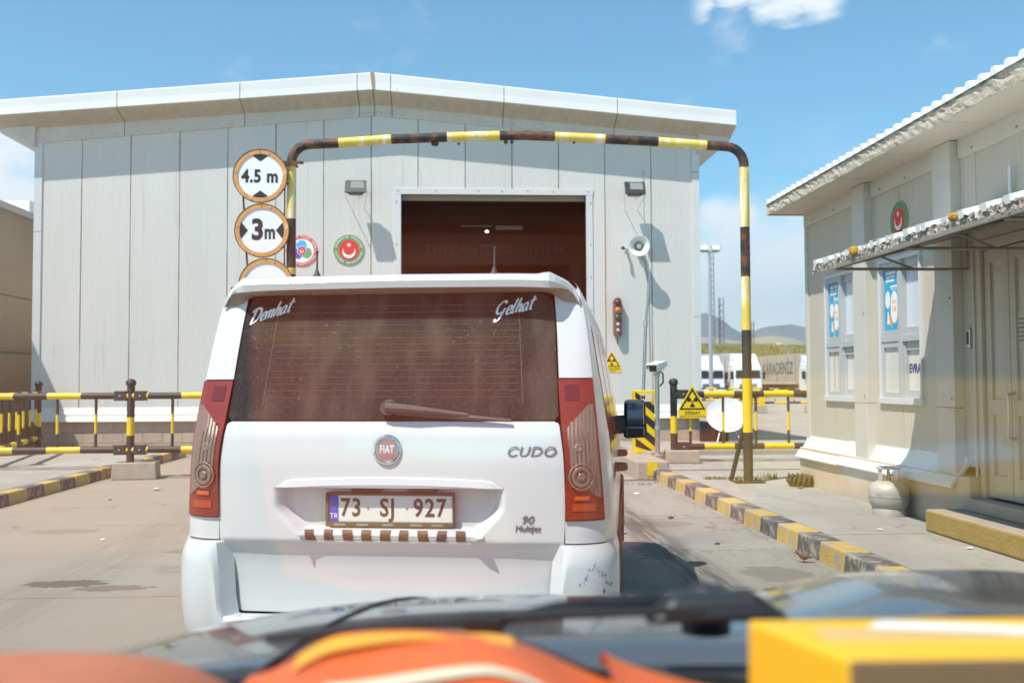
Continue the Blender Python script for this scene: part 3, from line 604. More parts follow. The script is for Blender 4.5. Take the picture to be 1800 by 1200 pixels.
def radiation(T, e, w=.37, lines=('DİKKAT', 'RADYASYON ALANI')):
    """yellow sheet: triangle above, caption strip below; w = width, origin at middle of the triangle's base"""
    hh = w*.84
    art('sign_sheet', yellow_flat, e, T, [(-w/2, -w*.26), (w/2, -w*.26), (w/2, .01), (.03*w, hh), (-.03*w, hh), (-w/2, .01)], 0, .004)
    a, b = w*.455, hh*.93; c, d_ = w*.36, hh*.775; y0, y1 = .03*w, .085*w
    for q in ([(-a, y0), (a, y0), (c, y1), (-c, y1)], [(a, y0), (0, b), (0, d_), (c, y1)], [(0, b), (-a, y0), (-c, y1), (0, d_)]): art('border', black_flat, e, T, q, .004, .0015)
    cx, cy_ = 0, hh*.36; r0, r1 = w*.05, w*.19
    for k in range(3):
        a0 = -90+120*k-30; P = [(cx+r1*math.cos(R(a0+s)), cy_+r1*math.sin(R(a0+s))) for s in range(0, 61, 12)]+[(cx+r0*1.2*math.cos(R(a0+s)), cy_+r0*1.2*math.sin(R(a0+s))) for s in (60, 30, 0)]
        art('trefoil_blade', black_flat, e, T, P, .004, .0015)
    MB(T).disc(r0*.7, .004, .0055, 16, cx, cy_).build('trefoil_hub', black_flat, e)
    lettering(lines[0], w*.135, black_flat, e, T @ Matrix.Translation((0, -w*.085, 0)), .0045, bold=w*.005, spacing=1.1)
    lettering(lines[1], w*.088, black_flat, e, T @ Matrix.Translation((0, -w*.195, 0)), .0045)
e = thing('radiation_sign', 'yellow triangular radiation sign on the shed wall beside the van roof', 'sign', (3.335, WY, 1.77)); radiation(FY(0, -.006, 0), e, .40, ('RADYASYON', 'RADIATION'))

# ------------------------------------------------------------------ height gantry and its round signs
GY = 12.80
g = thing('height_gantry', 'rusty black and yellow pipe gantry arching over the lane', 'gantry', (0, GY, 0))
PX0, PX1, GZ, rr = -2.09, 3.80, 4.53, .062
def arc(cx, cz, a0, a1, r_=.24, n=7): return [(cx+r_*math.cos(R(a0+(a1-a0)*k/n)), 0, cz+r_*math.sin(R(a0+(a1-a0)*k/n))) for k in range(n+1)]
# slots: 0 rusted black, 1 faded yellow, 2 bright yellow, 3 dusty black
def stripes(p0, p1, cuts, cols):
    P = [Vector(p0).lerp(Vector(p1), c) for c in cuts]; return P
gm = [rust_black, yellow_faded, yellow_paint, brown_paint]
def seg_tube(name, pts, cols, r_, par, n=16): return MB().tube(pts, r_, n, cols).build(name, gm, par, smooth=True, angle=60)
seg_tube('post', [(PX0, 0, 0), (PX0, 0, .9), (PX0, 0, 1.9), (PX0, 0, 2.85), (PX0, 0, 2.93), (PX0, 0, 3.56), (PX0, 0, 4.28)], [3, 2, 3, 1, 3, 1], rr*.97, g)
bm_ = [(PX0, 0, 4.28)]+arc(PX0+.24, 4.285, 180, 90)+[(PX0+.6, 0, 4.545), (-.82, 0, 4.60), (-.10, 0, 4.635), (.58, 0, 4.66), (.9, 0, 4.668), (1.30, 0, 4.655), (1.96, 0, 4.63), (2.66, 0, 4.60), (3.30, 0, 4.56)]+[(x, y, z+.005) for x, y, z in arc(PX1-.24, 4.30, 90, 0)]+[(PX1, 0, 4.26)]
seg_tube('crossbar', bm_, [0]*9+[1, 0, 1, 0, 0, 1, 0, 1]+[0]*10, rr, g)
seg_tube('post', [(PX1, 0, PZ_), (PX1, 0, .8), (PX1, 0, 1.50), (PX1, 0, 2.13), (PX1, 0, 2.83), (PX1, 0, 3.48), (PX1, 0, 4.27)], [3, 2, 3, 1, 0, 1], rr, g)
for x, z in ((PX0, PZ_*0), (PX1, PZ_)):
    bx('base_plate', rust_black, g, x-.19, x+.19, -.13, .13, z, z+.022, .004)
    for i in (-1, 1):
        for j in (-1, 1): MB().lathe([(0, 0), (.02, 0), (.02, .03), (0, .03)], 6, (x+i*.13, j*.09, z+.022)).build('bolt', rust_black, g)
MB().tube([(PX1-.02, 0, .98), (PX1-.16, .25, PZ_)], .03, 6).build('brace', brown_paint, g)
bx('clamp', rust_black, g, PX0-.10, PX0+.16, -.075, -.045, 4.255, 4.29); bx('clamp', rust_black, g, PX0-.075, PX0+.075, -.09, .07, 4.235, 4.255)
for x, s in ((-.28, .03), (-.24, .035), (.05, .02), (.66, .03), (.74, .025), (1.55, .02), (2.9, .015)):
    MB().lathe([(0, -s*1.3), (s*.7, -s*.8), (s, 0), (s*.6, s*.5), (0, s*.6)], 7, (x, -.01, 4.60+.03*(x > .2)-.05+.02*(x < -.1)*0)).build('rust_flake', rust_black, g)
for x in (-2.79, -2.14): pass
r = thing('sign_rack', 'thin rusty rods carrying the three round signs beside the gantry post', 'sign rack', (-2.4, GY-.02, 0))
MB().tube([(-.30, 0, 4.0), (-.27, 0, 3.4), (-.21, 0, 2.6), (-.2, 0, 1.9)], .013, 6).build('rod', rust_black, r); MB().tube([(.235, -.03, 4.2), (.235, -.03, 2.2)], .010, 6).build('rod', rust_black, r)
for z in (4.0, 3.3, 2.6, 2.3): MB().tube([(-.29+.09*(4-z)/1.4, 0, z), (.31, -.03, z)], .008, 6).build('cross_rod', rust_black, r)
def round_sign(x, z, label, body, r_=.34):
    t = thing('limit_sign', label, 'sign', (x, GY-.10, z), 0, 'round signs on the gantry'); T = FY(0, 0, 0)
    MB(T).disc(r_, -.012, .0, 56).build('disc', white_flat, t); MB(T).ring(r_*.83, r_, .0, .012, 56).build('rim', sign_rust, t)
    MB(T).ring(r_*.985, r_*1.012, -.016, .016, 56).build('edge', rust_black, t)
    for a in (70, 170, 250, 320): MB(T).disc(.012, .012, .02, 8, r_*.92*math.cos(R(a)), r_*.92*math.sin(R(a))).build('rivet', galv, t)
    bx('seam_patch', rust_black, t, -.004, .004, -.0135, -.012, r_*.84, r_*.99)
    body(t, T); return t
def tri_v(t, T):
    for s in (1, -1):
        arcp = [(.277*math.cos(R(90*s+q)), .277*math.sin(R(90*s+q))) for q in (-21, -14, -7, 0, 7, 14, 21)]
        art('arrow_mark', black_flat, t, T, arcp+[(0, s*.185)], .0005, .002)
def tri_h(t, T):
    for s in (1, -1):
        arcp = [(s*.277*math.cos(R(q)), .277*math.sin(R(q))) for q in (-22, -14, -7, 0, 7, 14, 22)]
        art('arrow_mark', black_flat, t, T, arcp+[(s*.175, 0)], .0005, .002)
def s45(t, T): tri_v(t, T); lettering('4.5 m', .225, black_flat, t, T @ Matrix.Translation((-.005, -.01, 0)), .0015, bold=.008, sx=.84, spacing=1.08)
def s3(t, T): tri_h(t, T); lettering('3', .36, black_flat, t, T @ Matrix.Translation((-.055, .0, 0)), .0015, bold=.014, sx=.9); lettering('m', .25, black_flat, t, T @ Matrix.Translation((.098, -.025, 0)), .0015, bold=.009, sx=.72)
def s2(t, T): tri_h(t, T); lettering('10t', .22, black_flat, t, T @ Matrix.Translation((0, -.06, 0)), .0015, bold=.008)
round_sign(-2.465, 4.09, 'round rusty-rimmed height limit sign reading 4.5 m, topmost beside the gantry post', s45)
round_sign(-2.44, 3.395, 'round rusty-rimmed width limit sign reading 3 m below the height sign', s3)
round_sign(-2.385, 2.70, 'lowest round rusty-rimmed sign, half hidden behind the van roof', tri_h)

# ------------------------------------------------------------------ striped pipe barriers
def barrier(name, label, p0, p1, posts, first=0, base_z=PZ_, pr=.052, ncol=None, rail=(1.24, .42), group='striped pipe barriers', pick=.82, stripe=.5, pk=3, simple=False):
    """two rails with pickets between p0 and p1 (x, y), round-headed posts at the fractions given"""
    a, b = Vector((p0[0], p0[1], 0)), Vector((p1[0], p1[1], 0)); Ln = (b-a).length; dr = (b-a).normalized()
    t = thing(name, label, 'barrier', (p0[0], p0[1], base_z), math.atan2(dr.y, dr.x), group)
    mats_ = [black_paint, yellow_paint, brown_paint]
    for z in rail:
        z -= base_z; n = max(1, int(round(Ln/stripe))); P = [(Ln*i/n, 0, z) for i in range(n+1)]
        cols = [1 if (i+first) % 2 else (pk-1) for i in range(n)]
        MB().tube(P, pr, 8 if simple else 14, cols).build('rail', mats_, t, smooth=True, angle=60)
    x = pick*.5
    zl, zh = rail[1]-base_z, rail[0]-base_z
    while x < Ln-.1:
        if all(abs(x-Ln*f) > .12 for f in posts):
            h_ = zh-zl; MB().tube([(x, 0, zl), (x, 0, zl+h_*.3), (x, 0, zl+h_*.66), (x, 0, zh)], .022, 6 if simple else 10, [pk-1, 1, pk-1]).build('picket', mats_, t, smooth=True, angle=60)
        x += pick
    for f in posts:
        x = Ln*f; r_ = .058 if not simple else .05; ht = zh+.16
        MB().tube([(x, 0, .0), (x, 0, zl+.22), (x, 0, zl+.50), (x, 0, ht)], r_, 8 if simple else 18, [pk-1, 1, pk-1]).build('post', mats_, t, smooth=True, angle=60)
        if not simple:
            MB().lathe([(.058, 0), (.075, .01), (.078, .045), (.07, .07), (.045, .095), (0, .105)], 18, (x, 0, ht)).build('post_cap', mats_[pk-1], t, smooth=True)
            for z in (zl, zh):
                for s in (-1, 1):
                    if 0 <= x+s*.2 <= Ln+.01: bx('clamp', mats_[pk-1], t, min(x+s*.06, x+s*.24), max(x+s*.06, x+s*.24), -.062, .062, z-.075, z+.075, .008); MB().lathe([(0, 0), (.018, 0), (.014, .012), (0, .012)], 8, M=Matrix.Translation((x+s*.15, -.062, z)) @ Matrix.Rotation(R(90), 4, 'X')).build('bolt', galv, t)
    return t
def concrete_foot(x, y, z, sx, sy, sz, label, rz=0):
    o = MB().hexa([(-sx, -sy, 0), (sx, -sy, 0), (sx, sy, 0), (-sx, sy, 0), (-sx*.96, -sy*.94, sz), (sx*.96, -sy*.94, sz), (sx*.96, sy*.94, sz), (-sx*.96, sy*.94, sz)]).build('concrete_foot', conc_m, bevel=.015)
    o.location = (x, y, z); o.rotation_euler = (0, 0, rz); tag(o, label, 'concrete block', 'concrete feet of the barriers')
barrier('pipe_barrier', 'striped pipe barrier standing across the road left of the van', (-9.3, 15.72), (-2.2, 15.72), (.605,), 1, .25, rail=(1.28, .45), pick=.58, stripe=.50)
concrete_foot(-4.93, 15.78, 0, .33, .22, .26, 'concrete block under the barrier post left of the van', .12)
barrier('pipe_barrier', 'striped pipe barrier running back along the left pavement to the shed corner', (-7.35, 16.2), (-8.35, 20.6), (.0, .96), 0, PZ_, rail=(1.27, .40), pick=.62, stripe=.5, pk=1)
barrier('pipe_barrier', 'striped pipe barrier behind the gantry post with radiation sign hanging on it', (3.57, 16.15), (6.55, 16.15), (0.0,), 0, PZ_+.02, rail=(1.255, .40), pick=.545, stripe=.46)
concrete_foot(3.66, 16.02, PZ_, .27, .16, .20, 'low concrete foot of the barrier post beside the radiation sign'); concrete_foot(3.35, 16.35, PZ_, .22, .14, .17, 'dark concrete lump behind the camera pole', .3)
e = thing('radiation_sign', 'yellow radiation warning sign reading DİKKAT on the striped barrier', 'sign', (3.86, 16.07, .99)); radiation(FY(0, 0, 0), e, .475)
for s in (-1, 1): MB(FY(s*.2, 0, -.10)).disc(.012, .004, .01, 8).build('bolt', galv, e)
barrier('far_barrier', 'distant striped barrier before the lorry with the dark grille, left stretch', (12.6, 52), (16.2, 52), (0, .5), 0, 0, rail=(1.10, .5), pick=.8, stripe=.62, simple=True, group='far yard barriers')
barrier('far_barrier', 'distant striped barrier before the lettered trailer, right stretch', (13.7, 46.2), (18.2, 46.2), (.05, .98), 1, 0, rail=(1.02, .46), pick=.9, stripe=.62, simple=True, group='far yard barriers')
for i, (x, y) in enumerate(((14.15, 45.9), (16.75, 45.9))):
    concrete_foot(x-.1, y-.3, 0, .35, .25, .33, ('distant concrete foot just right of the gantry post', 'distant concrete foot by the prefab corner')[i])
    tag(bx('yellow_bollard', yellow_paint, None, x+.05, x+.32, y-.03, y+.1, .0, 1.0, .02), ('distant yellow bollard right of the gantry post', 'distant yellow bollard beside the prefab corner')[i], 'bollard', 'yellow yard bollards')

# ------------------------------------------------------------------ barrier machine, camera on pole, dish
isl = struct(bx('traffic_island', conc_m, None, 2.72, 3.22, 14.9, 17.5, -.02, .27, .03))
bx('island_paint', yellow_paint, isl, 2.88, 3.04, 14.895, 14.905, .05, .262)
bmc = thing('barrier_machine', 'yellow and black striped barrier cabinet with raised boom beside the van', 'barrier machine', (3.17, 16.55, .27))
MB().box(-.17, .17, 0, .3, 0, 1.05).build('cabinet', yellow_flat, bmc, bevel=.012)
for z in (-.1, .17, .44, .71): 
    P = [(-.165, z+.36), (-.165, z+.22), (.165, z-.06), (.165, z+.08)]; P = [(x, max(.01, min(1.03, y))) for x, y in P]
    art('stripe', black_flat, bmc, FY(0, 0, 0), P, .002, .003)
art('notice', mat('notice_paper', (.7, .6, .45), .7), bmc, FY(0, 0, 0), [(-.07, .86), (.13, .86), (.13, 1.0), (-.07, 1.0)], .006); lettering('M', .09, black_flat, bmc, FY(-.03, 0, .93), .009, bold=.004)
MB().tube([(.0, .1, 1.05), (.03, .1, 1.75), (.05, .1, 2.2)], [.028, .028, .026], 12).build('boom', steel, bmc, smooth=True); MB().tube([(.045, .1, 2.1), (.12, .1, 2.95)], .022, 12).build('boom_tip', steel, bmc, smooth=True); MB().tube([(.04, .1, 2.12), (.05, .1, 2.22)], .04, 12).build('boom_joint', galv, bmc)
cp = thing('surveillance_camera', 'boxy white surveillance camera on a steel pole by the barrier cabinet', 'camera', (3.27, 16.0, .27))
MB().tube([(0, 0, 0), (0, 0, 1.30)], .036, 16).build('pole', steel, cp, smooth=True); MB().lathe([(.09, 0), (.09, .012), (.045, .02), (.045, .05)], 16).build('pole_base', galv, cp); MB().tube([(-.0, 0, .42), (.0, 0, .47)], .05, 12).build('pole_clamp', galv, cp)
MB().tube([(0, 0, 1.28), (0, 0, 1.36)], .05, 12).build('swivel', galv, cp)
T = Matrix.Translation((0, 0, 1.44)) @ Matrix.Rotation(R(-32), 4, 'Z') @ Matrix.Rotation(R(8), 4, 'X')
MB(T).box(-.075, .075, -.19, .17, -.07, .05).build('housing', hw, cp, bevel=.012)
mb = MB(T @ Matrix.Rotation(R(90), 4, 'X')); mb.prism([(-.095, .052), (.095, .052), (.105, -.02), (.11, -.02), (.1, .066), (-.1, .066), (-.11, -.02), (-.105, -.02)], -.2, .25); mb.build('sun_shield', hw, cp)
MB(T).box(-.06, .06, -.193, -.188, -.058, .038).build('lens_window', glass_dark, cp)
MB().tube([(.03, .0, 1.38), (.1, .02, 1.32), (.1, .02, 1.18), (.05, .02, 1.12)], .014, 8).build('cable', black_flat, cp, smooth=True)
ds = thing('satellite_dish', 'white satellite dish standing on the ground behind the striped barrier', 'satellite dish', (5.62, 20.4, .2)); ds.scale = (.9, .9, .80)
T = Matrix.Translation((0, 0, .72)) @ Matrix.Rotation(R(-12), 4, 'Z') @ Matrix.Rotation(R(68), 4, 'X')
MB(T).lathe([(0, -.14), (.15, -.13), (.3, -.09), (.45, -.01), (.475, .005), (.475, -.005), (.44, -.03), (.3, -.115), (.15, -.155), (0, -.165)], 40).build('reflector', mat('dish_white', (.74, .75, .75), .4, var=.03, vs=4), ds, smooth=True, angle=60)
MB().tube([(.0, -.2, .38), (.25, -.45, .40), (.33, -.58, .62)], .014, 8).build('feed_arm', galv, ds); MB(Matrix.Translation((.33, -.58, .66))).lathe([(0, -.05), (.03, -.05), (.035, .05), (0, .05)], 10).build('feed_horn', mat('feed_brown', (.3, .22, .14), .6), ds)
for x in (-.3, .3): MB().tube([(x*.3, .1, .5), (x, -.25, 0)], .02, 6).build('leg', galv, ds)
MB().tube([(0, .15, .7), (0, .3, 0)], .024, 8).build('leg', galv, ds); MB().tube([(-.3, -.25, .02), (.3, -.25, .02)], .018, 6).build('foot_bar', galv, ds)
tag(bx('black_board', mat('board_black', (.02, .02, .022), .6), None, 5.15, 5.75, 20.75, 20.8, .2, .62, .005), 'black board leaning behind the satellite dish', 'board')

# ------------------------------------------------------------------ cream prefab office on the right
PW, PC = 4.55, 12.62       # wall plane x, far corner y
pf = thing('prefab_office', 'cream metal-panel office cabin with overhanging corrugated roof on the right', 'building', (PW, PC, 0))
def pbox(name, m, x0, x1, y0, y1, z0, z1, bevel=0, par=None): return bx(name, m, par or pf, x0-PW, x1-PW, y0-PC, y1-PC, z0, z1, bevel)
wins = [(11.03, 11.96), (9.43, 10.40)]; WZ0, WZ1 = 1.25, 2.74
DY0, DY1, DZ1 = 6.35, 8.38, 2.66
YEND = 2.0
pbox('wall', mat('joint_shadow', (.2, .19, .18), .8), PW+.10, PW+.14, YEND, PC-.02, .2, 3.64)  # dark back sheet behind the panels, showing at the joints
pbox('wall', prefab_m, PW+.02, 9.4, PC-.06, PC, .2, 3.64); pbox('wall', prefab_m, PW+.02, 9.4, YEND, YEND+.06, .2, 3.64)
# wall panels face -X : build as -Y facing and turn (local x -> -y)
sm = [PC-.02, 11.72, 10.73, 9.90, 8.83, 8.40, 7.3, 6.3, 5.3, 4.3, 3.3, YEND]
holes = [(-b, -a, WZ0, WZ1) for a, b in wins]+[(-DY1, -DY0, 0, DZ1)]
for a, b in zip(sm, sm[1:]):
    o = ribbed(-a, -b, holes, .70, lambda x: 3.46, pitch=.07, depth=.003, joint=.004).build('wall_panel', prefab_m, pf); o.rotation_euler = (0, 0, R(-90)); o.location = (0, -PC, 0)
pbox('corner_trim', prefab_trim, PW-.02, PW+.12, PC-.07, PC+.015, .70, 3.5, .004)
for y in (10.555, 8.66, 6.2, 4.2):
    pbox('pilaster', prefab_trim, PW-.10, PW, y, y+.33, 1.22, 3.62, .004); pbox('pilaster', prefab_trim, PW-.105, PW, y, y+.33, .60, 1.215, .004)
ye = [PC+.01, 10.885]; 
for a, b in ((10.89, PC), (8.995, 10.55), (6.54, 8.65), (YEND, 6.19)): pbox('frieze', prefab_trim, PW-.03, PW, a, b, 3.45, 3.63, .003)
mb = MB(FX(-.03, 0, 0))
for y in (12.3, 11.6, 11.0, 10.3, 9.7, 9.1, 8.4, 7.7): mb.disc(.012, 0, .008, 8, -(y-PC), 3.5)
for y in (10.6, 8.7): mb.disc(.01, .075, .083, 8, -(y-PC), 1.3); mb.disc(.01, .075, .083, 8, -(y-PC), 2.2)
struct(mb.build('screw', grey_paint, pf), 'stuff')
# plinth and flared skirt flashing
pbox('plinth', plinth_m, 4.43, PW+.1, 8.40, PC+.02, 0, .62, .008)
for i, (a, b) in enumerate(((11.3, PC+.03), (9.64, 11.29), (8.62, 9.63))):
    mb = MB(); pr = [(PW-.012, .76), (PW-.03, .69), (PW-.075, .62), (PW-.135, .575), (PW-.175, .50), (PW-.17, .485), (PW-.12, .55), (PW-.06, .60), (PW, .68), (PW, .76)]
    mb.prism([(x-PW, z) for x, z in pr], 0, 1); mb.v = [(x, (a if z < .5 else b)-PC, y+(.012*i)) for x, y, z in mb.v]
    mb.build('skirt_flashing', skirt_m, pf, smooth=True, angle=30)
mb = MB(Matrix.Translation((0, 0, 0)))
# windows
ppan = mat('window_pane_pale', (.62, .66, .72), .12, var=.03, vs=2, spec=.6)
def window(y0, y1, evrak, k):
    w = bpy.data.objects.new('window', None); C.objects.link(w); w.parent = pf; w.location = (0, y0-PC, WZ0); ww = y1-y0; hh = WZ1-WZ0; w.empty_display_size = .1
    def q(name, m, a0, a1, z0, z1, x0, x1, bevel=.004):      # a measured from the far (left in view) edge
        return bx(name, m, w, x0, x1, ww-a1, ww-a0, z0, z1, bevel)
    q('frame', pvc, 0, .035, 0, hh, -.03, .06); q('frame', pvc, ww-.035, ww, 0, hh, -.03, .06); q('frame', pvc, .035, ww-.035, hh-.04, hh, -.029, .06); q('sill', pvc, -.015, ww+.015, -.03, .035, -.04, .06)
    mid = .50*ww; tr = .615
    q('mullion', pvc_grey, mid-.02, mid+.045, .035, hh-.04, -.020, .06); q('transom', pvc_grey, .035, mid-.02, tr, tr+.06, -.018, .06); q('transom', pvc_grey, mid+.045, ww-.035, tr-.01, tr+.06, -.014, .06)
    for z0, z1 in ((tr+.06, hh-.04), (.035, tr)):
        q('sash', pvc_grey, .035, .075, z0, z1, -.010, .06); q('sash', pvc_grey, mid-.06, mid-.02, z0, z1, -.010, .06); q('sash', pvc_grey, .075, mid-.06, z1-.06, z1, -.009, .06); q('sash', pvc_grey, .075, mid-.06, z0, z0+.06, -.009, .06)
    q('pane', blind, .075, mid-.06, .095, tr-.06, .015, .05, 0); q('pane', ppan, .075, mid-.06, tr+.12, hh-.10, .02, .05, 0)
    q('pane', ppan, mid+.045, ww-.035, tr+.06, hh-.04, .045, .06, 0); q('pane', blind, mid+.045, ww-.035, .035, tr-.01, .045, .06, 0)
    q('sash', pvc_grey, mid+.045, mid+.065, .035, tr-.01, .005, .045); q('sash', pvc_grey, mid+.045, ww-.035, .035, .12, .02, .045); q('sash', pvc_grey, mid+.045, ww-.035, tr+.06, tr+.14, .02, .045); q('sash', pvc_grey, mid+.045, ww-.035, hh-.12, hh-.04, .02, .045); q('sash', pvc_grey, mid+.045, ww-.035, tr-.10, tr-.01, .02, .045)
    if evrak: lettering('EVRAK', .125, navy_flat, w, FX(.044, ww-(mid+.235), .33), .002, bold=.003, sx=.85)
    # poster
    p = bpy.data.objects.new('poster', None); C.objects.link(p); tag(p, ('blue poster with white bubbles in the window nearer the cabin corner', 'blue poster with white bubbles in the window beside the EVRAK pane')[k], 'poster', 'window posters'); p.location = (PW+.016, y1-.080, WZ0+tr+.125); p.empty_display_size = .1
    pw_, ph = mid-.145, hh-tr-.235; T = FX(0, 0, 0)
    art('sheet', blue_flat, p, T, [(.0, 0), (pw_, 0), (pw_, ph), (0, ph)], 0, .003)
    for i, (x0, x1, z0, z1) in enumerate(((.12, .80, .91, .96), (.12, .78, .85, .89), (.12, .70, .79, .83), (.42, .95, .69, .725), (.45, .92, .655, .668))):
        n = 7; 
        for j in range(n):
            a = pw_*(x0+(x1-x0)*j/n); b = pw_*(x0+(x1-x0)*(j+.82)/n); art('print_line', white_flat, p, T, [(a, ph*z0), (b, ph*z0), (b, ph*z1), (a, ph*z1)], .003, .001)
    MB(T).disc(.17*pw_, .003, .0042, 24, pw_*.22, ph*.50, 1.6).build('speech_bubble', white_flat, p); MB(T).disc(.25*pw_, .003, .0045, 28, pw_*.67, ph*.37, 2.0).build('speech_bubble', white_flat, p)
    lettering('ALO', .05, orange_flat, p, T @ Matrix.Translation((pw_*.67, ph*.46, 0)), .0055, spacing=1.05); lettering('136', .07, orange_flat, p, T @ Matrix.Translation((pw_*.67, ph*.34, 0)), .0055)
    art('print_block', white_flat, p, T, [(pw_*.16, ph*.1), (pw_*.34, ph*.1), (pw_*.27, ph*.3), (pw_*.2, ph*.3)], .003, .001)
    MB(T).disc(.035, .003, .004, 18, pw_*.44, ph*.17, 2.2).build('print_block', orange_flat, p)
window(*wins[0], False, 0); window(*wins[1], True, 1)
crescent_emblem(FX(-.006, 0, 0), 'customs_emblem', 'round green emblem with crescent on the cabin above the awning', .195, (PW, 9.89, 3.10), txt=False)
# door (two leaves, glazed panels) under the awning
dm = mat('door_cream', (.50, .44, .36), .45, var=.06, vs=2, dirt=((.36, .28, .2), .15, 4, (1, 1, .4))); dgl = mat('door_panel', (.44, .40, .34), .2, var=.05, vs=2, spec=.6)
def dq(name, m, par, y0, y1, z0, z1, x0, x1, bevel=.004): return bx(name, m, par, x0, x1, y0-PC, y1-PC, z0, z1, bevel)
dq('door_frame', dm, pf, DY1-.07, DY1, .45, DZ1, -.03, .06); dq('door_frame', dm, pf, DY0, DY0+.07, .45, DZ1, -.03, .06); dq('door_frame', dm, pf, DY0+.07, DY1-.07, DZ1-.08, DZ1, -.03, .06); dq('door_transom', dm, pf, DY0, DY1, DZ1+.005, DZ1+.10, -.02, .06)
for i, (y0, y1) in enumerate(((7.93, 8.30), (6.44, 7.92))):
    d = bpy.data.objects.new('door', None); C.objects.link(d); d.parent = pf; d.empty_display_size = .1
    st = .085
    for a, b, z0, z1 in ((y1-st, y1, .47, DZ1-.09), (y0, y0+st, .47, DZ1-.09), (y0+st, y1-st, DZ1-.2, DZ1-.09), (y0+st, y1-st, 1.17, 1.30), (y0+st, y1-st, .47, .66)): dq('stile', dm, d, a, b, z0, z1, .0, .05)
    dq('panel', dgl, d, y0+st, y1-st, .66, 1.17, .02, .04, 0); dq('panel', dgl, d, y0+st, y1-st, 1.30, DZ1-.2, .02, .04, 0)
    if i: 
        MB().tube([(-.0, y1-.05-PC, 1.36), (-.06, y1-.05-PC, 1.34), (-.06, y1-.05-PC, 1.0), (0, y1-.05-PC, .98)], .013, 8).build('handle', steel, d, smooth=True)
        art('notice', mat('paper', (.55, .5, .42), .7, var=.1, vs=8), d, FX(.019, y1-.09-PC, 1.72), [(0, 0), (.2, .0), (.21, .32), (.0, .30)], 0)
        for k in range(6): art('print_line', mat('ink', (.2, .17, .15), .7), d, FX(.019, y1-.10-PC, 1.95-.035*k), [(0, 0), (.17, 0), (.17, .012), (0, .012)], .003, .001)
        MB(FX(.02, y1-.36-PC, 2.14)).disc(.17, 0, .004).build('sticker', green_flat, d); art('sticker', orange_flat, d, FX(.019, y1-.22-PC, 1.56), [(0, 0), (.25, 0), (.25, .16), (0, .16)], 0)
ic = thing('intercom', 'small silver intercom box on the wall left of the cabin door', 'intercom', (PW, 8.535, 1.83)); bx('casing', steel, ic, -.035, 0, -.03, .03, -.085, .085, .006); bx('keypad', black_flat, ic, -.038, -.0355, -.018, .018, -.05, .06)
MB().tube([(-.03, 8.43-PC, .5), (-.03, 8.43-PC, 2.62)], .014, 8).build('conduit', prefab_trim, pf, smooth=True)
MB().tube([(-.05, 7.78-PC, 2.72), (-.05, 7.78-PC, 3.20)], .015, 8).build('conduit', pvc, pf, smooth=True)
# doorstep
stp = mat('step_yellow', (.38, .26, .07), .85, var=.15, vs=5, bump=.4, bs=40, dirt=((.33, .28, .22), .35, 6, (1, 1, 1)))
stt = mat('step_top', (.40, .33, .25), .9, var=.1, vs=5, bump=.3, bs=50)
ds_ = thing('doorstep', 'low concrete doorstep with worn yellow paint below the cabin door', 'step', (4.1, 4.0, PZ_))
mb = MB(); mb.box(0, .42, -1.5, 4.55, 0, .19); mb.mi = [1 if i == 1 else 0 for i in range(6)]; mb.build('lower_step', [stp, stt], ds_, bevel=.02); bx('door_sill', plinth_m, ds_, .30, .46, -1.5, 4.38, .192, .30, .01)
# roof: soffit board, rough foam edge, corrugated sheet
EX = 4.06
pbox('soffit', mat('soffit_cream', (.56, .51, .42), .6, var=.06, vs=1.5, stretch=(1, .3, 1)), EX+.02, PW+.2, YEND-.5, PC+.02, 3.625, 3.64)
for y in (11.5, 10.35, 9.2, 8.05, 6.9): pbox('soffit_joint', grey_flash, EX+.02, PW, y, y+.008, 3.6215, 3.6245)
foam = mat('foam_edge', (.52, .47, .38), .95, var=.25, vs=22, bump=1.0, bs=60, dirt=((.25, .2, .14), .3, 12, (1, 1, 1)))
mb = MB(); n = 170
pts = []
for i in range(n+1):
    y = YEND-.5-PC+(PC+.04-(YEND-.5))*i/n
    for z, dx in ((3.615, 0), (3.65, -.004), (3.69, .0), (3.725, -.003), (3.75, .004)): pts.append((EX-PW+dx+random.uniform(-.010, .010)*(z != 3.615), y, z+random.uniform(-.006, .006)))
mb.add(pts, [(i*5+k, i*5+k+1, (i+1)*5+k+1, (i+1)*5+k) for i in range(n) for k in range(4)]); mb.build('foam_edge', foam, pf)
pbox('gable_cap', grey_flash, EX-.012, 9.5, PC+.03, PC+.05, 3.61, 3.80)
mb = MB(); prof = []; y = YEND-.5
while y < PC+.04:
    prof += [(y, 0), (y+.035, .062), (y+.078, .062), (y+.105, 0)]; y += .1875
prof = [(a, b) for a, b in prof if a <= PC+.05]
for i in range(len(prof)-1):
    (a, za), (b, zb_) = prof[i], prof[i+1]
    mb.add([(EX-.02-PW, a-PC, 3.755+za), (EX-.02-PW, b-PC, 3.755+zb_), (4.9, b-PC, 4.25+zb_), (4.9, a-PC, 4.25+za)], [(0, 3, 2, 1)])
    mb.add([(EX-.02-PW, a-PC, 3.75), (EX-.02-PW, b-PC, 3.75), (EX-.02-PW, b-PC, 3.755+zb_), (EX-.02-PW, a-PC, 3.755+za)], [(0, 1, 2, 3)])
mb.build('roof', white_trim, pf)
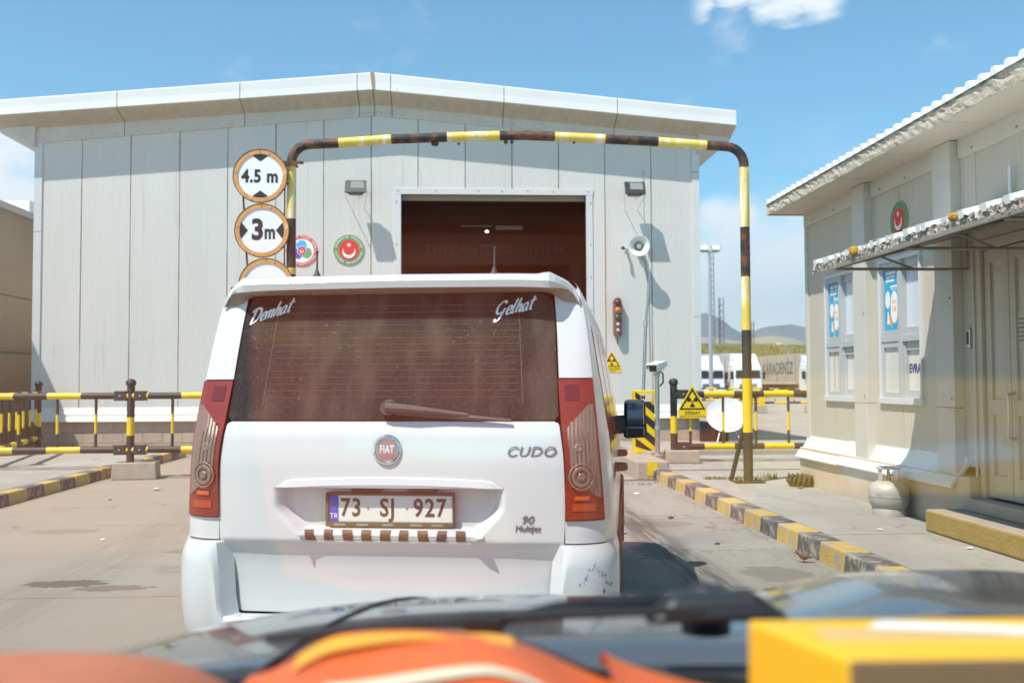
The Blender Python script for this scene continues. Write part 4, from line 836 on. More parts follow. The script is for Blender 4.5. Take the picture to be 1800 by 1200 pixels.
# awning over the door: frame and torn sandwich sheet
aw = thing('awning', 'ragged white awning with torn foam edge over the cabin door', 'awning', (PW, 8.92, 2.5))
AX, AY0 = 3.29-PW, 3.2-9.05
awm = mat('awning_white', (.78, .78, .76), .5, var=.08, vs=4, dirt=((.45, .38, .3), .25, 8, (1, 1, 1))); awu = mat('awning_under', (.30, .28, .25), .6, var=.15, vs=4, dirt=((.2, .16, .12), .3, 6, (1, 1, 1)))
def az(x): return -.015+.30*(x-AX)/(-AX)
mb = MB(); n = 88
for j in range(n):
    y0 = .06-j*.066; y1 = y0-.066; k = j % 4; e0 = random.uniform(-.025, .03); 
    zt = .05+(.04 if k in (0, 1) else 0)
    mb.add([(AX+e0, y0, zt-.012+az(AX)), (AX+e0, y1, zt-.012+az(AX)), (-.02, y1, zt+az(0)), (-.02, y0, zt+az(0))], [(0, 1, 2, 3)])
    mb.add([(AX+e0, y0, zt-.012+az(AX)), (AX+e0, y1, zt-.012+az(AX)), (AX+e0+.01, y1, az(AX)+.025), (AX+e0+.01, y0, az(AX)+.025)], [(3, 2, 1, 0)])
    if k in (1, 3): s = .04 if k == 1 else -.04; mb.add([(AX+e0, y1, zt-.012+az(AX)), (-.02, y1, zt+az(0)), (-.02, y1, zt+az(0)-.04), (AX+e0, y1, zt-.052+az(AX))], [(0, 1, 2, 3)])
mb.build('top_sheet', awm, aw)
mb = MB(); n = 320; pts = []
for i in range(n+1):
    y = .07+(AY0-.07)*i/n
    for z in (-.03, -.01, .012, .035, .045): pts.append((AX+.012+random.uniform(-.015, .015), y, az(AX)+z+random.uniform(-.008, .008)))
mb.add(pts, [(i*5+k, (i+1)*5+k, (i+1)*5+k+1, i*5+k+1) for i in range(n) for k in range(4)]); mb.build('torn_edge', [mat('torn_foam', (.40, .35, .29), .95, var=.3, vs=14, bump=1., bs=50, dirt=[((.05, .045, .04), .35, 9, (1, 1, 1)), ((.7, .68, .62), .3, 11, (1, 1, 1))])], aw)
bx('foam_lump', mat('old_foam', (.55, .33, .05), .95, var=.3, vs=20, bump=1, bs=40), aw, AX-.03, AX+.03, -.95, -.85, .0, .07, .02); bx('foam_lump', mat('old_foam', (.5, .3, .05)), aw, AX-.02, AX+.03, -2.6, -2.5, .02, .07, .02)
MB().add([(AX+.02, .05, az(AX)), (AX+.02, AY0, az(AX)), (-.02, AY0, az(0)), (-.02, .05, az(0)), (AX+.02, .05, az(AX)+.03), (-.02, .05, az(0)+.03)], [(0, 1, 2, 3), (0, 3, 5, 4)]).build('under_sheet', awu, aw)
bx('edge_angle', alu_frame, aw, AX+.005, AX+.035, AY0, -.35, az(AX)-.045, az(AX)-.012)
def ptube(name, p, q, r_=.013): return MB().tube([p, q], r_, 4).build(name, alu_frame, aw)
for y in (-.40, -1.75, -3.1, -4.5):
    ptube('bracket', (AX+.04, y, -.06), (-.02, y, -.06)); ptube('bracket', (AX+.04, y, -.05), (-.02, y, .26)); ptube('bracket', (-.03, y, -.06), (-.03, y, .28))
    ptube('bracket', (AX+.45, y, .05), (AX+.75, y, -.06), .01)
for x in (AX+.35, AX+.8): ptube('purlin', (x, -.05, az(x)-.02), (x, AY0, az(x)-.02), .014)
ol = thing('bulkhead_lamp', 'old ribbed bulkhead lamp under the awning beside the door', 'lamp', (PW, 7.95, 2.86)); MB(Matrix.Rotation(R(90), 4, 'X')).lathe([(0, -.16), (.05, -.16), (.07, -.1), (.075, 0), (.07, .1), (.05, .16), (0, .16)], 14, (-.1, 0, 0)).build('shade', mat('lamp_grime', (.35, .3, .24), .5), ol, smooth=True); 
for y in (-.1, 0, .1): MB().tube([(-.1+.08*math.cos(a), y, .08*math.sin(a)) for a in [k*.628 for k in range(11)]], .006, 5).build('guard_bar', alu_frame, ol)

# ------------------------------------------------------------------ small things by the cabin
gc = thing('gas_cylinder', 'squat weathered white gas cylinder standing against the cabin plinth', 'gas cylinder', (4.225, 9.55, PZ_)); gc.scale = (1.03, 1.03, .78)
gw = mat('cylinder_white', (.44, .42, .375), .45, .15, var=.14, vs=5, dirt=[((.30, .215, .14), .42, 5, (1, 1, 1.4)), ((.2, .13, .08), .1, 12, (1, 1, 1))])
MB().lathe([(.0, .07), (.10, .072), (.15, .10), (.176, .15), (.183, .2), (.184, .238), (.187, .24), (.187, .252), (.184, .254), (.183, .30), (.175, .355), (.15, .40), (.11, .425), (.05, .437), (0, .44)], 40).build('tank', gw, gc, smooth=True, angle=50)
MB().lathe([(.155, 0), (.155, .09), (.145, .11), (.145, .1), (.148, .09), (.148, 0)], 32).build('foot_ring', gw, gc, smooth=True)
mb = MB()
for a0, a1 in ((176, 212), (308, 320), (60, 75)):
    P = [(.098*math.cos(R(a)), .098*math.sin(R(a))) for a in [a0+(a1-a0)*k/6 for k in range(7)]]
    for (x0, y0), (x1, y1) in zip(P, P[1:]): mb.add([(x0, y0, .42), (x1, y1, .42), (x1, y1, .585), (x0, y0, .585)], [(0, 1, 2, 3)])
mb.build('collar', gw, gc)['kind'] = 'stuff'; MB().lathe([(.085, .58), (.113, .58), (.117, .592), (.113, .604), (.085, .604), (.085, .58)], 28).build('collar_ring', gw, gc, smooth=True)
MB().lathe([(.022, .43), (.022, .47), (.014, .475), (.014, .52), (.018, .52), (.018, .54), (0, .545)], 12).build('valve', mat('brass', (.5, .38, .2), .35, 1), gc); MB().tube([(0, 0, .50), (.035, -.03, .50)], .011, 8).build('valve_knob', mat('knob_red', (.45, .08, .05), .5), gc)
cl = thing('scrap_coil', 'dark scrap wire coil on the pavement by the cabin corner', 'scrap', (4.33, 12.30, PZ_))
scr = mat('scrap_dark', (.10, .075, .04), .8, var=.3, vs=20)
random.seed(3)
MB().lathe([(.10, 0), (.15, 0), (.155, .12), (.10, .14), (.08, .10)], 18).build('drum', scr, cl)
for k in range(18):
    a = k*.349; MB().tube([(.15*math.cos(a), .15*math.sin(a), .02), (.185*math.cos(a), .185*math.sin(a), .07), (.16*math.cos(a+.15), .16*math.sin(a+.15), .13+random.uniform(0, .03)), (.12*math.cos(a+.3), .12*math.sin(a+.3), .12)], .011, 5).build('wire_loop', scr, cl)
# litter
lit = [((2.30, 10.6), (.05, .05, .06), .05, 'black torn rubber scrap on the road by the kerb'), ((1.62, 9.6), (.8, .8, .78), .035, 'white paper scrap on the dark tyre mark'), ((2.35, 8.9), (.06, .06, .08), .03, 'small black scrap on the road beyond the tyre mark'), ((3.72, 8.6), (.8, .8, .78), .03, 'white crumpled scrap on the pavement edge'), ((4.2, 12.0), (.6, .2, .12), .05, 'red scrap beside the dark wire coil'), ((-4.35, 12.9), (.05, .1, .5), .03, 'blue bottle cap on the road near the left kerb'), ((-4.1, 14.0), (.7, .72, .75), .08, 'pale plastic wrapper on the road left of the van'), ((-3.3, 9.6), (.8, .8, .78), .03, 'white paper scrap on the empty road left of the van'), ((-3.15, 14.6), (.2, .4, .6), .03, 'light blue scrap on the road near the concrete block'), ((4.0, 7.6), (.8, .8, .78), .03, 'white scrap on the shaded pavement by the doorstep'), ((2.36, 12.9), (.75, .74, .7), .05, 'pale rubble scrap in the gutter of the kerb')]
for (x, y), c, s, lab in lit:
    z = PZ_ if x > 3.1 else 0
    P = [(s*random.uniform(.6, 1.2)*math.cos(k*1.047), s*random.uniform(.4, .9)*math.sin(k*1.047), random.uniform(.0, .4)*s) for k in range(6)]
    mb = MB().add(P+[(0, 0, s*.45), (0, 0, 0)], [(k, (k+1) % 6, 6) for k in range(6)]+[((k+1) % 6, k, 7) for k in range(6)])
    o = mb.build('litter_scrap', mat('litter_%d' % int(c[0]*1000+c[2]*77), c, .7)); o.location = (x, y, z+.004); tag(o, lab, 'litter', 'litter on the ground')
# weeds in the pavement joint beside the gantry post
random.seed(11); mb = MB()
for k in range(420):
    x = 3.35+random.random()**1.2*1.0; y = 13.3+random.gauss(0, .05); hgt = random.uniform(.015, .05)*(2.2 if x > 4.1 else 1); a = random.uniform(0, 6.28); w = .006
    mb.add([(x-w*math.cos(a), y-w*math.sin(a), PZ_-.005), (x+w*math.cos(a), y+w*math.sin(a), PZ_-.005), (x+random.uniform(-.03, .03), y+random.uniform(-.03, .03), PZ_+hgt)], [(0, 1, 2)])
o = struct(mb.build('weeds', mat('weed_green', (.18, .17, .06), .8, var=.3, vs=20)), 'stuff'); o['label'] = 'dry weeds growing in the pavement joint'

# ------------------------------------------------------------------ left neighbour building
lb = thing('beige_building', 'beige flat-walled building behind the left end of the shed', 'building', (-10.3, 24, 0))
lbm = mat('beige_render', (.50, .44, .34), .85, var=.08, vs=1, dirt=((.38, .3, .22), .2, 1.5, (1, 1, .3)))
bx('wall', lbm, lb, -6, 0, -7, 18, 0, 5.45); bx('roof_slab', white_trim, lb, -6.1, .08, -7.1, 18, 5.46, 5.62, .01); bx('wall_band', mat('band_line', (.3, .24, .18), .8), lb, .0, .012, -7, 18, 3.5, 3.53); bx('wall_band', mat('band_line', (.3, .24, .18), .8), lb, .0, .012, -7, 18, 2.2, 2.22)
bx('parapet', white_trim, lb, -6, -1.0, 3, 18, 5.62, 6.35); MB().tube([(.1, -5.2, 0), (.1, -5.2, 4.6), (.05, -5.2, 4.8)], .1, 12).build('downpipe', grey_paint, lb, smooth=True); bx('plinth', conc_m, lb, 0, .06, -7, 18, 0, .5)

# ------------------------------------------------------------------ lorries on the far yard
tw = mat('lorry_white', (.78, .79, .80), .35, var=.04, vs=1, coat=.3, dirt=((.5, .45, .38), .15, 1.5, (1, 1, 1))); tarp = mat('tarp_beige', (.50, .43, .33), .75, var=.10, vs=.7, bump=.3, bs=4, dirt=((.38, .32, .25), .25, .8, (1, 1, .5))); tarpg = mat('tarp_grey', (.56, .55, .52), .7, var=.08, vs=.6)
tyre_m = mat('tyre', (.025, .024, .024), .85, var=.2, vs=6)
def lorry(x, y, label, tm, word=None, grille='dark', tall=3.15):
    t = thing('lorry', label, 'lorry', (x, y, 0), 0, 'lorries parked on the far yard')
    MB().hexa([(-1.25, 0, .55), (1.25, 0, .55), (1.25, 2.1, .55), (-1.25, 2.1, .55), (-1.2, .12, 2.75), (1.2, .12, 2.75), (1.2, 2.1, 2.75), (-1.2, 2.1, 2.75)]).build('cab', tw, t, bevel=.12, segs=3)
    MB().hexa([(-1.18, .2, 2.74), (1.18, .2, 2.74), (1.18, 2.0, 2.74), (-1.18, 2.0, 2.74), (-1.05, .55, tall), (1.05, .55, tall), (1.1, 2.0, tall+.05), (-1.1, 2.0, tall+.05)]).build('roof_fairing', tw, t, bevel=.08, segs=2)
    MB().hexa([(-1.08, .75, tall), (1.08, .75, tall), (1.1, 1.9, tall), (-1.1, 1.9, tall), (-1.0, 1.0, tall+.55), (1.0, 1.0, tall+.55), (1.1, 1.9, tall+.62), (-1.1, 1.9, tall+.62)]).build('wind_deflector', tw, t, bevel=.05)
    MB().hexa([(-1.1, .045, 1.72), (1.1, .045, 1.72), (1.1, .3, 1.72), (-1.1, .3, 1.72), (-1.06, .075, 2.42), (1.06, .075, 2.42), (1.06, .3, 2.42), (-1.06, .3, 2.42)]).build('windscreen', glass_dark, t, bevel=.03)
    bx('visor_board', white_flat, t, -.28, .28, .07, .09, 2.34, 2.44); bx('dash_band', mat('dash_red', (.35, .03, .04), .6), t, -.95, .95, .035, .044, 1.735, 1.80)
    gmx = mat('grille_dark', (.04, .045, .05), .5) if grille == 'dark' else mat('grille_brown', (.25, .2, .16), .6)
    for z in (1.15, .98): bx('grille_slat', gmx, t, -.75, .75, -.005, .03, z, z+.10, .01)
    MB(FY(0, -.01, 1.12)).ring(.10, .125, 0, .02, 20).build('badge', steel, t); 
    for a in (90, 210, 330): MB(FY(0, -.012, 1.12)).prism([(.11*math.cos(R(a)), .11*math.sin(R(a))), (.018*math.cos(R(a+90)), .018*math.sin(R(a+90))), (.018*math.cos(R(a-90)), .018*math.sin(R(a-90)))], 0, .015).build('badge', steel, t)
    bx('bumper', tw, t, -1.25, 1.25, -.08, .2, .35, .78, .05); bx('plate', white_flat, t, -.3, .3, -.09, -.082, .42, .54)
    for s in (-1, 1):
        bx('headlight', mat('headlight', (.5, .52, .55), .1, spec=.8), t, s*1.0-.18, s*1.0+.18, -.09, -.06, .55, .75, .02)
        bx('mirror', black_flat, t, s*1.42-.1, s*1.42+.1, .05, .25, 1.65, 2.3, .04); MB().tube([(s*1.2, .2, 2.2), (s*1.42, .15, 2.2)], .03, 6).build('mirror_arm', black_flat, t)
        bx('side_window', glass_dark, t, s*1.225-.03, s*1.225+.03, .35, 1.2, 1.7, 2.35)
        for yy in (1.4, 4.6, 12.2, 13.5): MB(Matrix.Translation((s*.98, yy, .5)) @ Matrix.Rotation(R(90), 4, 'Y')).lathe([(0, -.15), (.3, -.15), (.48, -.14), (.5, -.1), (.5, .1), (.48, .14), (.3, .15), (0, .15)], 20).build('wheel', tyre_m, t, smooth=True)
    bx('chassis', mat('chassis', (.16, .10, .08), .8, var=.2, vs=2), t, -1.15, 1.15, 2.2, 16.2, .8, 1.15); bx('trailer', tm, t, -1.27, 1.27, 2.7, 16.2, 1.25, 3.95, .03)
    for yy in (2.72, 5.4, 8.1, 10.8, 13.5, 16.1): bx('trailer_post', mat('post_brown', (.25, .2, .15), .7), t, -1.285, -1.271, yy-.03, yy+.06, 1.2, 3.9)
    bx('trailer_rail', mat('rail_beige', (.6, .5, .38), .7), t, -1.29, -1.272, 2.7, 16.2, 1.2, 1.42)
    if word: lettering(word, 1.55, mat('tarp_print', (.13, .14, .15), .8, var=.3, vs=2), t, FX(-1.272, 7.9, 2.62), .004, sx=1.02, bold=.03)
    return t
lorry(22.35, 86, 'white lorry with dark grille parked nearest the shed corner', tarpg)
lorry(25.35, 85, 'white lorry half hidden behind the gantry post', tarpg, None, 'brown', 3.3)
lorry(32.1, 86, 'white lorry with beige trailer lettered KARADENIZ at the cabin corner', tarp, 'KARADENİZ')

# ------------------------------------------------------------------ masts, lamp, berm, hills
lm = thing('floodlight_mast', 'tall grey floodlight mast behind the lorries', 'mast', (20.78, 80, 0))
MB().tube([(0, 0, 0), (0, 0, 12.0)], [.19, .12], 12).build('pole', galv, lm, smooth=True); bx('crossarm', galv, lm, -.7, .7, -.05, .05, 12.0, 12.12)
for x in (-.48, .5): MB(Matrix.Translation((x, -.1, 12.35)) @ Matrix.Rotation(R(-20), 4, 'X')).box(-.36, .36, -.1, .15, -.25, .25).build('lamp_head', grey_paint, lm, bevel=.03); MB(Matrix.Translation((x, -.1, 12.35)) @ Matrix.Rotation(R(-20), 4, 'X')).box(-.3, .3, -.115, -.102, -.2, .2).build('lamp_glass', mat('lamp_glass', (.75, .78, .8), .15), lm)
def lattice(px_x, y, h_, w, label):
    t = thing('lattice_mast', label, 'mast', (px_x, y, 0), 0, 'lattice masts'); lg = [(w*math.cos(R(a)), w*math.sin(R(a))) for a in (90, 210, 330)]; mm = mat('mast_steel', (.12, .13, .15), .6)
    for x, yy in lg: MB().tube([(x, yy, 0), (x*.8, yy*.8, h_)], .06, 4).build('leg', mm, t)
    k = 0; z = 0; mb = MB()
    while z < h_-1:
        for i in range(3):
            a, b = lg[i], lg[(i+1) % 3]; mb.tube([(a[0], a[1], z), (b[0], b[1], z+.9)], .035, 4, caps=False)
        z += .9
    struct(mb.build('bracing', mm, t), 'stuff')
lattice(39.2, 150, 21.5, .45, 'thin faint lattice mast just left of the floodlight mast'); lattice(40.6, 150, 14.3, .5, 'lattice mast just right of the floodlight mast'); lattice(44.35, 150, 13.6, .5, 'lattice mast left of the gantry post in the distance'); lattice(46.9, 155, 11, .4, 'slim lattice mast partly behind the gantry post')
sl = thing('street_lamp', 'small street lamp above the lettered trailer', 'street lamp', (37.4, 110, 0)); MB().tube([(0, 0, 0), (0, 0, 4.9), (-.15, 0, 5.5), (-.8, 0, 5.65)], [.09, .07, .06, .05], 8).build('pole', galv, sl, smooth=True); bx('lantern', white_trim, sl, -1.35, -.7, -.12, .12, 5.58, 5.72, .04)
random.seed(5)
from mathutils import noise as mn
def nz(x, y, z=0, o=4): return mn.fractal(Vector((x, y, z)), 1.0, 2.0, o)
grass_m = mat('grass_dry', (.38, .33, .13), .9, var=.25, vs=.6, dirt=((.20, .21, .07), .4, .5, (1, 1, 1)))
def bz(x): return 5.55+.35*nz(x*.03, 1.2)+.15*nz(x*.2, 4)
struct(MB().grid(lambda a, b: (-260+620*a, 107+b*40, (bz(-260+620*a) if b > .3 else (bz(-260+620*a))*sstep(0, .32, b))-.03), 220, 16).build('berm', mat('berm_soil', (.28, .20, .12), .95, var=.2, vs=.5, dirt=((.30, .26, .11), .6, .4, (1, 1, 1))), smooth=True))
mb = MB()
for k in range(26000):
    x = random.uniform(20, 75); y = random.uniform(114.5, 124); h_ = random.uniform(.25, .7); zz = bz(x)*sstep(0, .32, (y-107)/40); a = random.uniform(-.3, .3)
    mb.add([(x-.05, y, zz-.05), (x+.05, y, zz-.05), (x+a, y+random.uniform(-.2, .2), zz+h_)], [(0, 1, 2)])
o = struct(mb.build('dry_grass', grass_m), 'stuff'); o['label'] = 'dry yellow-green grass along the top of the earth bank'
def ridge(name, y, prof_fn, depth, m, x0=-4500, x1=4800, n=240):
    def f(a, b):
        x = x0+(x1-x0)*a; hgt = prof_fn(x)*(1-abs(2*b-1)**1.5); return (x, y+depth*b, -.5+hgt*(1+.18*nz(x*.004, b*3+y, 0, 5)*(1 if .1 < b < .9 else 0)))
    return struct(MB().grid(f, n, 24).build(name, m, smooth=True))
ridge('hills_dark', 900, lambda x: max(0, 34+26*math.exp(-((x-365)/75)**2)-20*math.exp(-((x-235)/70)**2)+10*nz(x*.004, 7)-14), 500, mat('hill_scrub', (.10, .085, .07), .95, var=.25, vs=.01, dirt=((.17, .15, .08), .3, .006, (1, 1, 1))), -1800, 2200)
ridge('hills_sand', 1900, lambda x: max(0, 30+95*math.exp(-((x-760)/130)**2)+16*nz(x*.002, 3)), 900, mat('hill_sand', (.33, .29, .17), .95, var=.2, vs=.004), -3000, 3600)
ridge('hills_rock', 3000, lambda x: 70+62*math.exp(-((x-900)/260)**2)+40*math.exp(-((x-690)/110)**2)+28*nz(x*.0027, 9), 900, mat('hill_rock', (.34, .28, .23), .95, var=.3, vs=.003, dirt=((.17, .15, .12), .4, .002, (1, 1, 1))))
ridge('mountains', 4600, lambda x: 285+70*math.exp(-((x-1330)/170)**2)+30*math.exp(-((x-1080)/120)**2)+45*nz(x*.0023, 2), 1400, mat('mountain', (.15, .14, .12), .95, var=.3, vs=.002, dirt=((.26, .22, .17), .4, .0015, (1, 1, 1))))
hz_m = bpy.data.materials.new('haze_air'); hz_m.use_nodes = True
_n = hz_m.node_tree.nodes; _n.clear(); _o = _n.new('ShaderNodeOutputMaterial'); _v = _n.new('ShaderNodeVolumePrincipled'); _v.inputs['Color'].default_value = (.70, .85, 1, 1); _v.inputs['Density'].default_value = .00014; _v.inputs['Anisotropy'].default_value = .2
hz_m.node_tree.links.new(_v.outputs[0], _o.inputs['Volume'])
struct(MB().box(-6200, 6200, -400, 6400, -1.5, 540).build('haze', hz_m), 'stuff')

# ------------------------------------------------------------------ the white van ahead
van = thing('white_van', 'dusty white passenger van seen from behind waiting in front of the shed', 'van', (-.283, 4.222, 0), -R(9.8))
paint = mat('van_paint', (.635, .64, .635), .28, var=.02, vs=2, coat=.6, dirt=[((.52, .47, .41), .22, 3, (1, 1, .6)), ((.40, .33, .26), .10, 26, (1, 1, .5))])
blackp = mat('van_plastic', (.035, .033, .032), .6, var=.2, vs=8, dirt=((.2, .16, .13), .3, 10, (1, 1, 1)))
brownp = mat('van_plastic_dusty', (.09, .07, .06), .65, var=.2, vs=8)
chrome = mat('chrome', (.72, .72, .73), .12, 1.)
chrome_d = mat('chrome_dusty', (.45, .42, .40), .3, .8)
seal = mat('van_seal', (.02, .018, .017), .8)
under_m = mat('spoiler_dust', (.34, .26, .20), .75, var=.12, vs=25, dirt=((.2, .15, .11), .2, 40, (1, 1, 1)))
def glass_dusty():
    m = bpy.data.materials.new('rear_glass_dusty'); m.use_nodes = True; t = m.node_tree; n = t.nodes; l = t.links; b = n['Principled BSDF']
    tc = n.new('ShaderNodeTexCoord')
    def noise(sc, det, st=(1, 1, 1), rg=.6):
        mp = n.new('ShaderNodeMapping'); mp.inputs['Scale'].default_value = st; l.new(tc.outputs['Object'], mp.inputs[0])
        x = n.new('ShaderNodeTexNoise'); x.inputs['Scale'].default_value = sc; x.inputs['Detail'].default_value = det; x.inputs['Roughness'].default_value = rg; l.new(mp.outputs[0], x.inputs[0]); return x.outputs[0]
    def rng(x, a, b_, c=0, d=1):
        r = n.new('ShaderNodeMapRange'); r.interpolation_type = 'SMOOTHSTEP'; r.inputs[1].default_value = a; r.inputs[2].default_value = b_; r.inputs[3].default_value = c; r.inputs[4].default_value = d; l.new(x, r.inputs[0]); return r.outputs[0]
    def mix(f, a, bb):
        x = n.new('ShaderNodeMix'); x.data_type = 'RGBA'; l.new(f, x.inputs['Factor'])
        for i, q in ((6, a), (7, bb)):
            if isinstance(q, tuple): x.inputs[i].default_value = (*q, 1)
            else: l.new(q, x.inputs[i])
        return x.outputs[2]
    cur = mix(rng(noise(3.2, 4, (1.6, 1, .35)), .40, .60), (.008, .009, .012), (.056, .043, .037))  # dust tone, plus blue-dark and brown vertical bands painted in as reflections
    cur = mix(rng(noise(120, 3, (1, 1, .5), .75), .42, .8, 0, .45), cur, (.11, .085, .075))
    vo = n.new('ShaderNodeTexVoronoi'); vo.inputs['Scale'].default_value = 42; l.new(tc.outputs['Object'], vo.inputs[0])
    sp = n.new('ShaderNodeMath'); sp.operation = 'MULTIPLY'; l.new(rng(vo.outputs['Distance'], .13, .06), sp.inputs[0]); l.new(rng(noise(9, 3), .52, .66), sp.inputs[1])
    cur = mix(sp.outputs[0], cur, (.42, .33, .24))
    l.new(cur, b.inputs['Base Color']); b.inputs['Roughness'].default_value = .6; b.inputs['Specular IOR Level'].default_value = .15; b.inputs['Coat Weight'].default_value = .04; b.inputs['Coat Roughness'].default_value = .05
    return m
rear_glass = glass_dusty()
# rear surface: depth v (forward) as a function of (u across, z up)
PROF = [(.30, .06), (.48, .046), (.60, .048), (.68, .044), (.735, .034), (.785, .008), (.805, 0.), (.95, 0.), (1.1, .0), (1.22, .008), (1.30, .030), (1.45, .075), (1.85, .195), (1.95, .225)]
def vR(u, z):
    a = abs(u); return cub_tab(PROF, z)+.22*max(0, a-.5)**2+3.6*max(0, a-.79)**2
def rec(u, z):
    """number plate recess: 1 inside"""
    zt_ = 1.043-.02*(abs(u)/.48)**2; zb_ = .795+.0*abs(u); hw = .492-.10*sstep(.95, .80, z)**1.0
    return sstep(hw+.004, hw-.06, abs(u))*sstep(zt_+.004, zt_-.012, z)*sstep(zb_-.004, zb_+.06, z)
def vH(u, z): return vR(u, z)+.062*rec(u, z)
UO = [(.30, .875), (.45, .91), (.79, .908), (.893, .903), (1.1, .89), (1.47, .856), (1.65, .836), (1.78, .816), (1.86, .796), (1.91, .765), (1.94, .70)]
def uO(z): return cub_tab(UO, z)
def rear(name, m, u0, u1, z0, z1, nu, nz_, off=0., fn=vR, par=None, thick=0):
    mb = MB()
    def f(a, b):
        z = z0+(z1-z0)*b; u = u0(z)+(u1(z)-u0(z))*a; return (u, fn(u, z)-off, z)
    mb.grid(f, nu, nz_)
    if thick:       # turned edges
        rim = [(i, 0) for i in range(nu+1)]+[(nu, j) for j in range(1, nz_+1)]+[(i, nz_) for i in range(nu-1, -1, -1)]+[(0, j) for j in range(nz_-1, 0, -1)]
        P = [f(i/nu, j/nz_) for i, j in rim]; n = len(P); Q = [(x, y+thick, z) for x, y, z in P]
        mb.add(P+Q, [(i, n+i, n+(i+1) % n, (i+1) % n) for i in range(n)])
    return mb.build(name, m, par or van, smooth=True, angle=40)
def rcorner(base, z0, z1, r0, r1, k=1):
    """half width with rounded lower (r0) and upper (r1) corners"""
    def f(z):
        w = base(z)
        if r0 and z < z0+r0: d = (z0+r0-z)/r0; w -= r0*(1-math.sqrt(max(0, 1-d*d)))
        if r1 and z > z1-r1: d = (z-(z1-r1))/r1; w -= r1*(1-math.sqrt(max(0, 1-d*d)))
        return k*w
    return f
HW = [(.48, .690), (.60, .705), (.72, .722), (.79, .736), (.95, .742), (1.12, .738), (1.30, .717)]
hw_ = lambda z: cub_tab(HW, z)
# dark backing behind all shut lines
rear('door_seal', seal, lambda z: -uO(z)+.012, lambda z: uO(z)-.012, .47, 1.84, 24, 40, -.085)
rear('tailgate', paint, rcorner(hw_, .487, 1.297, .045, .02, -1), rcorner(hw_, .487, 1.297, .045, .02), .487, 1.297, 190, 110, 0, vH, thick=.05)
GW = [(1.30, .716), (1.5, .706), (1.7, .695), (1.852, .682)]
gw_ = lambda z: cub_tab(GW, z)
rg = rear('rear_window', rear_glass, rcorner(gw_, 1.303, 1.852, .012, .06, -1), rcorner(gw_, 1.303, 1.852, .012, .06), 1.303, 1.852, 40, 30, .002, vR, thick=.02)
mb = MB()
for k in range(15):
    z = 1.40+.0285*k; w = .55-.02*k/15
    P = [(-w+2*w*i/24, vR(-w+2*w*i/24, z)-.0035, z) for i in range(25)]
    for p, q in zip(P, P[1:]): mb.add([(p[0], p[1], p[2]-.0007), (q[0], q[1], q[2]-.0007), (q[0], q[1], q[2]+.0007), (p[0], p[1], p[2]+.0007)], [(0, 1, 2, 3)])
for s in (-1, 1):
    P = [(s*(.565-.03*(i/12)), z) for i, z in [(i, 1.37+.47*i/12) for i in range(13)]]
    for (a, za), (b, zb_) in zip(P, P[1:]): mb.add([(a-.0008, vR(a, za)-.0035, za), (a+.0008, vR(a, za)-.0035, za), (b+.0008, vR(b, zb_)-.0035, zb_), (b-.0008, vR(b, zb_)-.0035, zb_)], [(0, 1, 2, 3)])
struct(mb.build('heating_wires', mat('heater_wire', (.26, .10, .045), .5), rg), 'stuff')
# body shell
US = [(.26, .86), (.33, .915), (.45, .938), (.65, .949), (.9, .945), (1.1, .934), (1.3, .908), (1.47, .880), (1.65, .850), (1.78, .828), (1.86, .804), (1.90, .778)]
HT = [(0, 1.94), (2.6, 1.945), (2.95, 1.90), (3.3, 1.70), (3.7, 1.43), (3.98, 1.20), (4.15, 1.12), (4.45, 1.03), (4.65, .93), (4.76, .78), (4.80, .60)]
def plan(v): return 1-.10*max(0, (v-4.0)/.8)**2.2 if v > 4.0 else 1.0
def uS(v, z): return cub_tab(US, z)*plan(v)
NS, NR = 40, 10
def ring_pts(v):
    ht = cub_tab(HT, v); he = max(.42, ht-.055 if ht > 1.3 else ht-.03); P = []
    for k in range(NS+1): z = .28+(he-.28)*k/NS; P.append((uS(v, z), v, z))
    ue = P[-1][0]
    for k in range(1, NR+1): a = math.pi/2*k/NR; P.append((ue*math.cos(a)**.7 if k < NR else 0, v, he+(ht-he)*math.sin(a)))
    return P
def rear_ring():
    P = []
    for k in range(NS+1): z = .28+(1.885-.28)*k/NS; P.append((uO(z), vR(uO(z), z)+.004, z))
    for k in range(1, NR+1): a = math.pi/2*k/NR; u = P[NS][0]*math.cos(a)**.7 if k < NR else 0; P.append((u, .20, 1.885+.055*math.sin(a)))
    return P
def lerp_ring(A, B, t): return [tuple(a[i]+(b[i]-a[i])*t for i in range(3)) for a, b in zip(A, B)]
R0, R1 = rear_ring(), ring_pts(.34)
rings = []
for t in (0, .15, .32, .5, .68, .85):
    A = lerp_ring(R0, R1, t); s_ = math.sin(t*math.pi/2); rings.append([(a[0]+(b[0]-a[0])*s_, a[1]+(b[1]-a[1])*t, a[2]+(b[2]-a[2])*t) for a, b in zip(R0, R1)])
v = .34
while v < 4.801: rings.append(ring_pts(min(v, 4.8))); v += .0558
wheels = [(.82, .325), (3.84, .325)]
mb = MB(); M_ = len(rings[0]); vs2 = []
for rg_ in rings: vs2 += rg_+[(-x, y, z) for x, y, z in rg_]
fs2 = []
for i in range(len(rings)-1):
    for k in range(M_-1):
        q = [i*2*M_+k, (i+1)*2*M_+k, (i+1)*2*M_+k+1, i*2*M_+k+1]
        c = [sum(vs2[j][d] for j in q)/4 for d in range(3)]
        if c[2] < .8 and any((c[1]-wv)**2+(c[2]-wz)**2 < .375**2 for wv, wz in wheels) and c[0] > .5: continue
        fs2.append(q); fs2.append([j+M_ for j in q][::-1])
i = len(rings)-1; fs2.append([i*2*M_+k for k in range(M_)]+[i*2*M_+M_+k for k in range(M_-1, -1, -1)])
mb.add(vs2, fs2); body = mb.build('body', paint, van, smooth=True, angle=40)
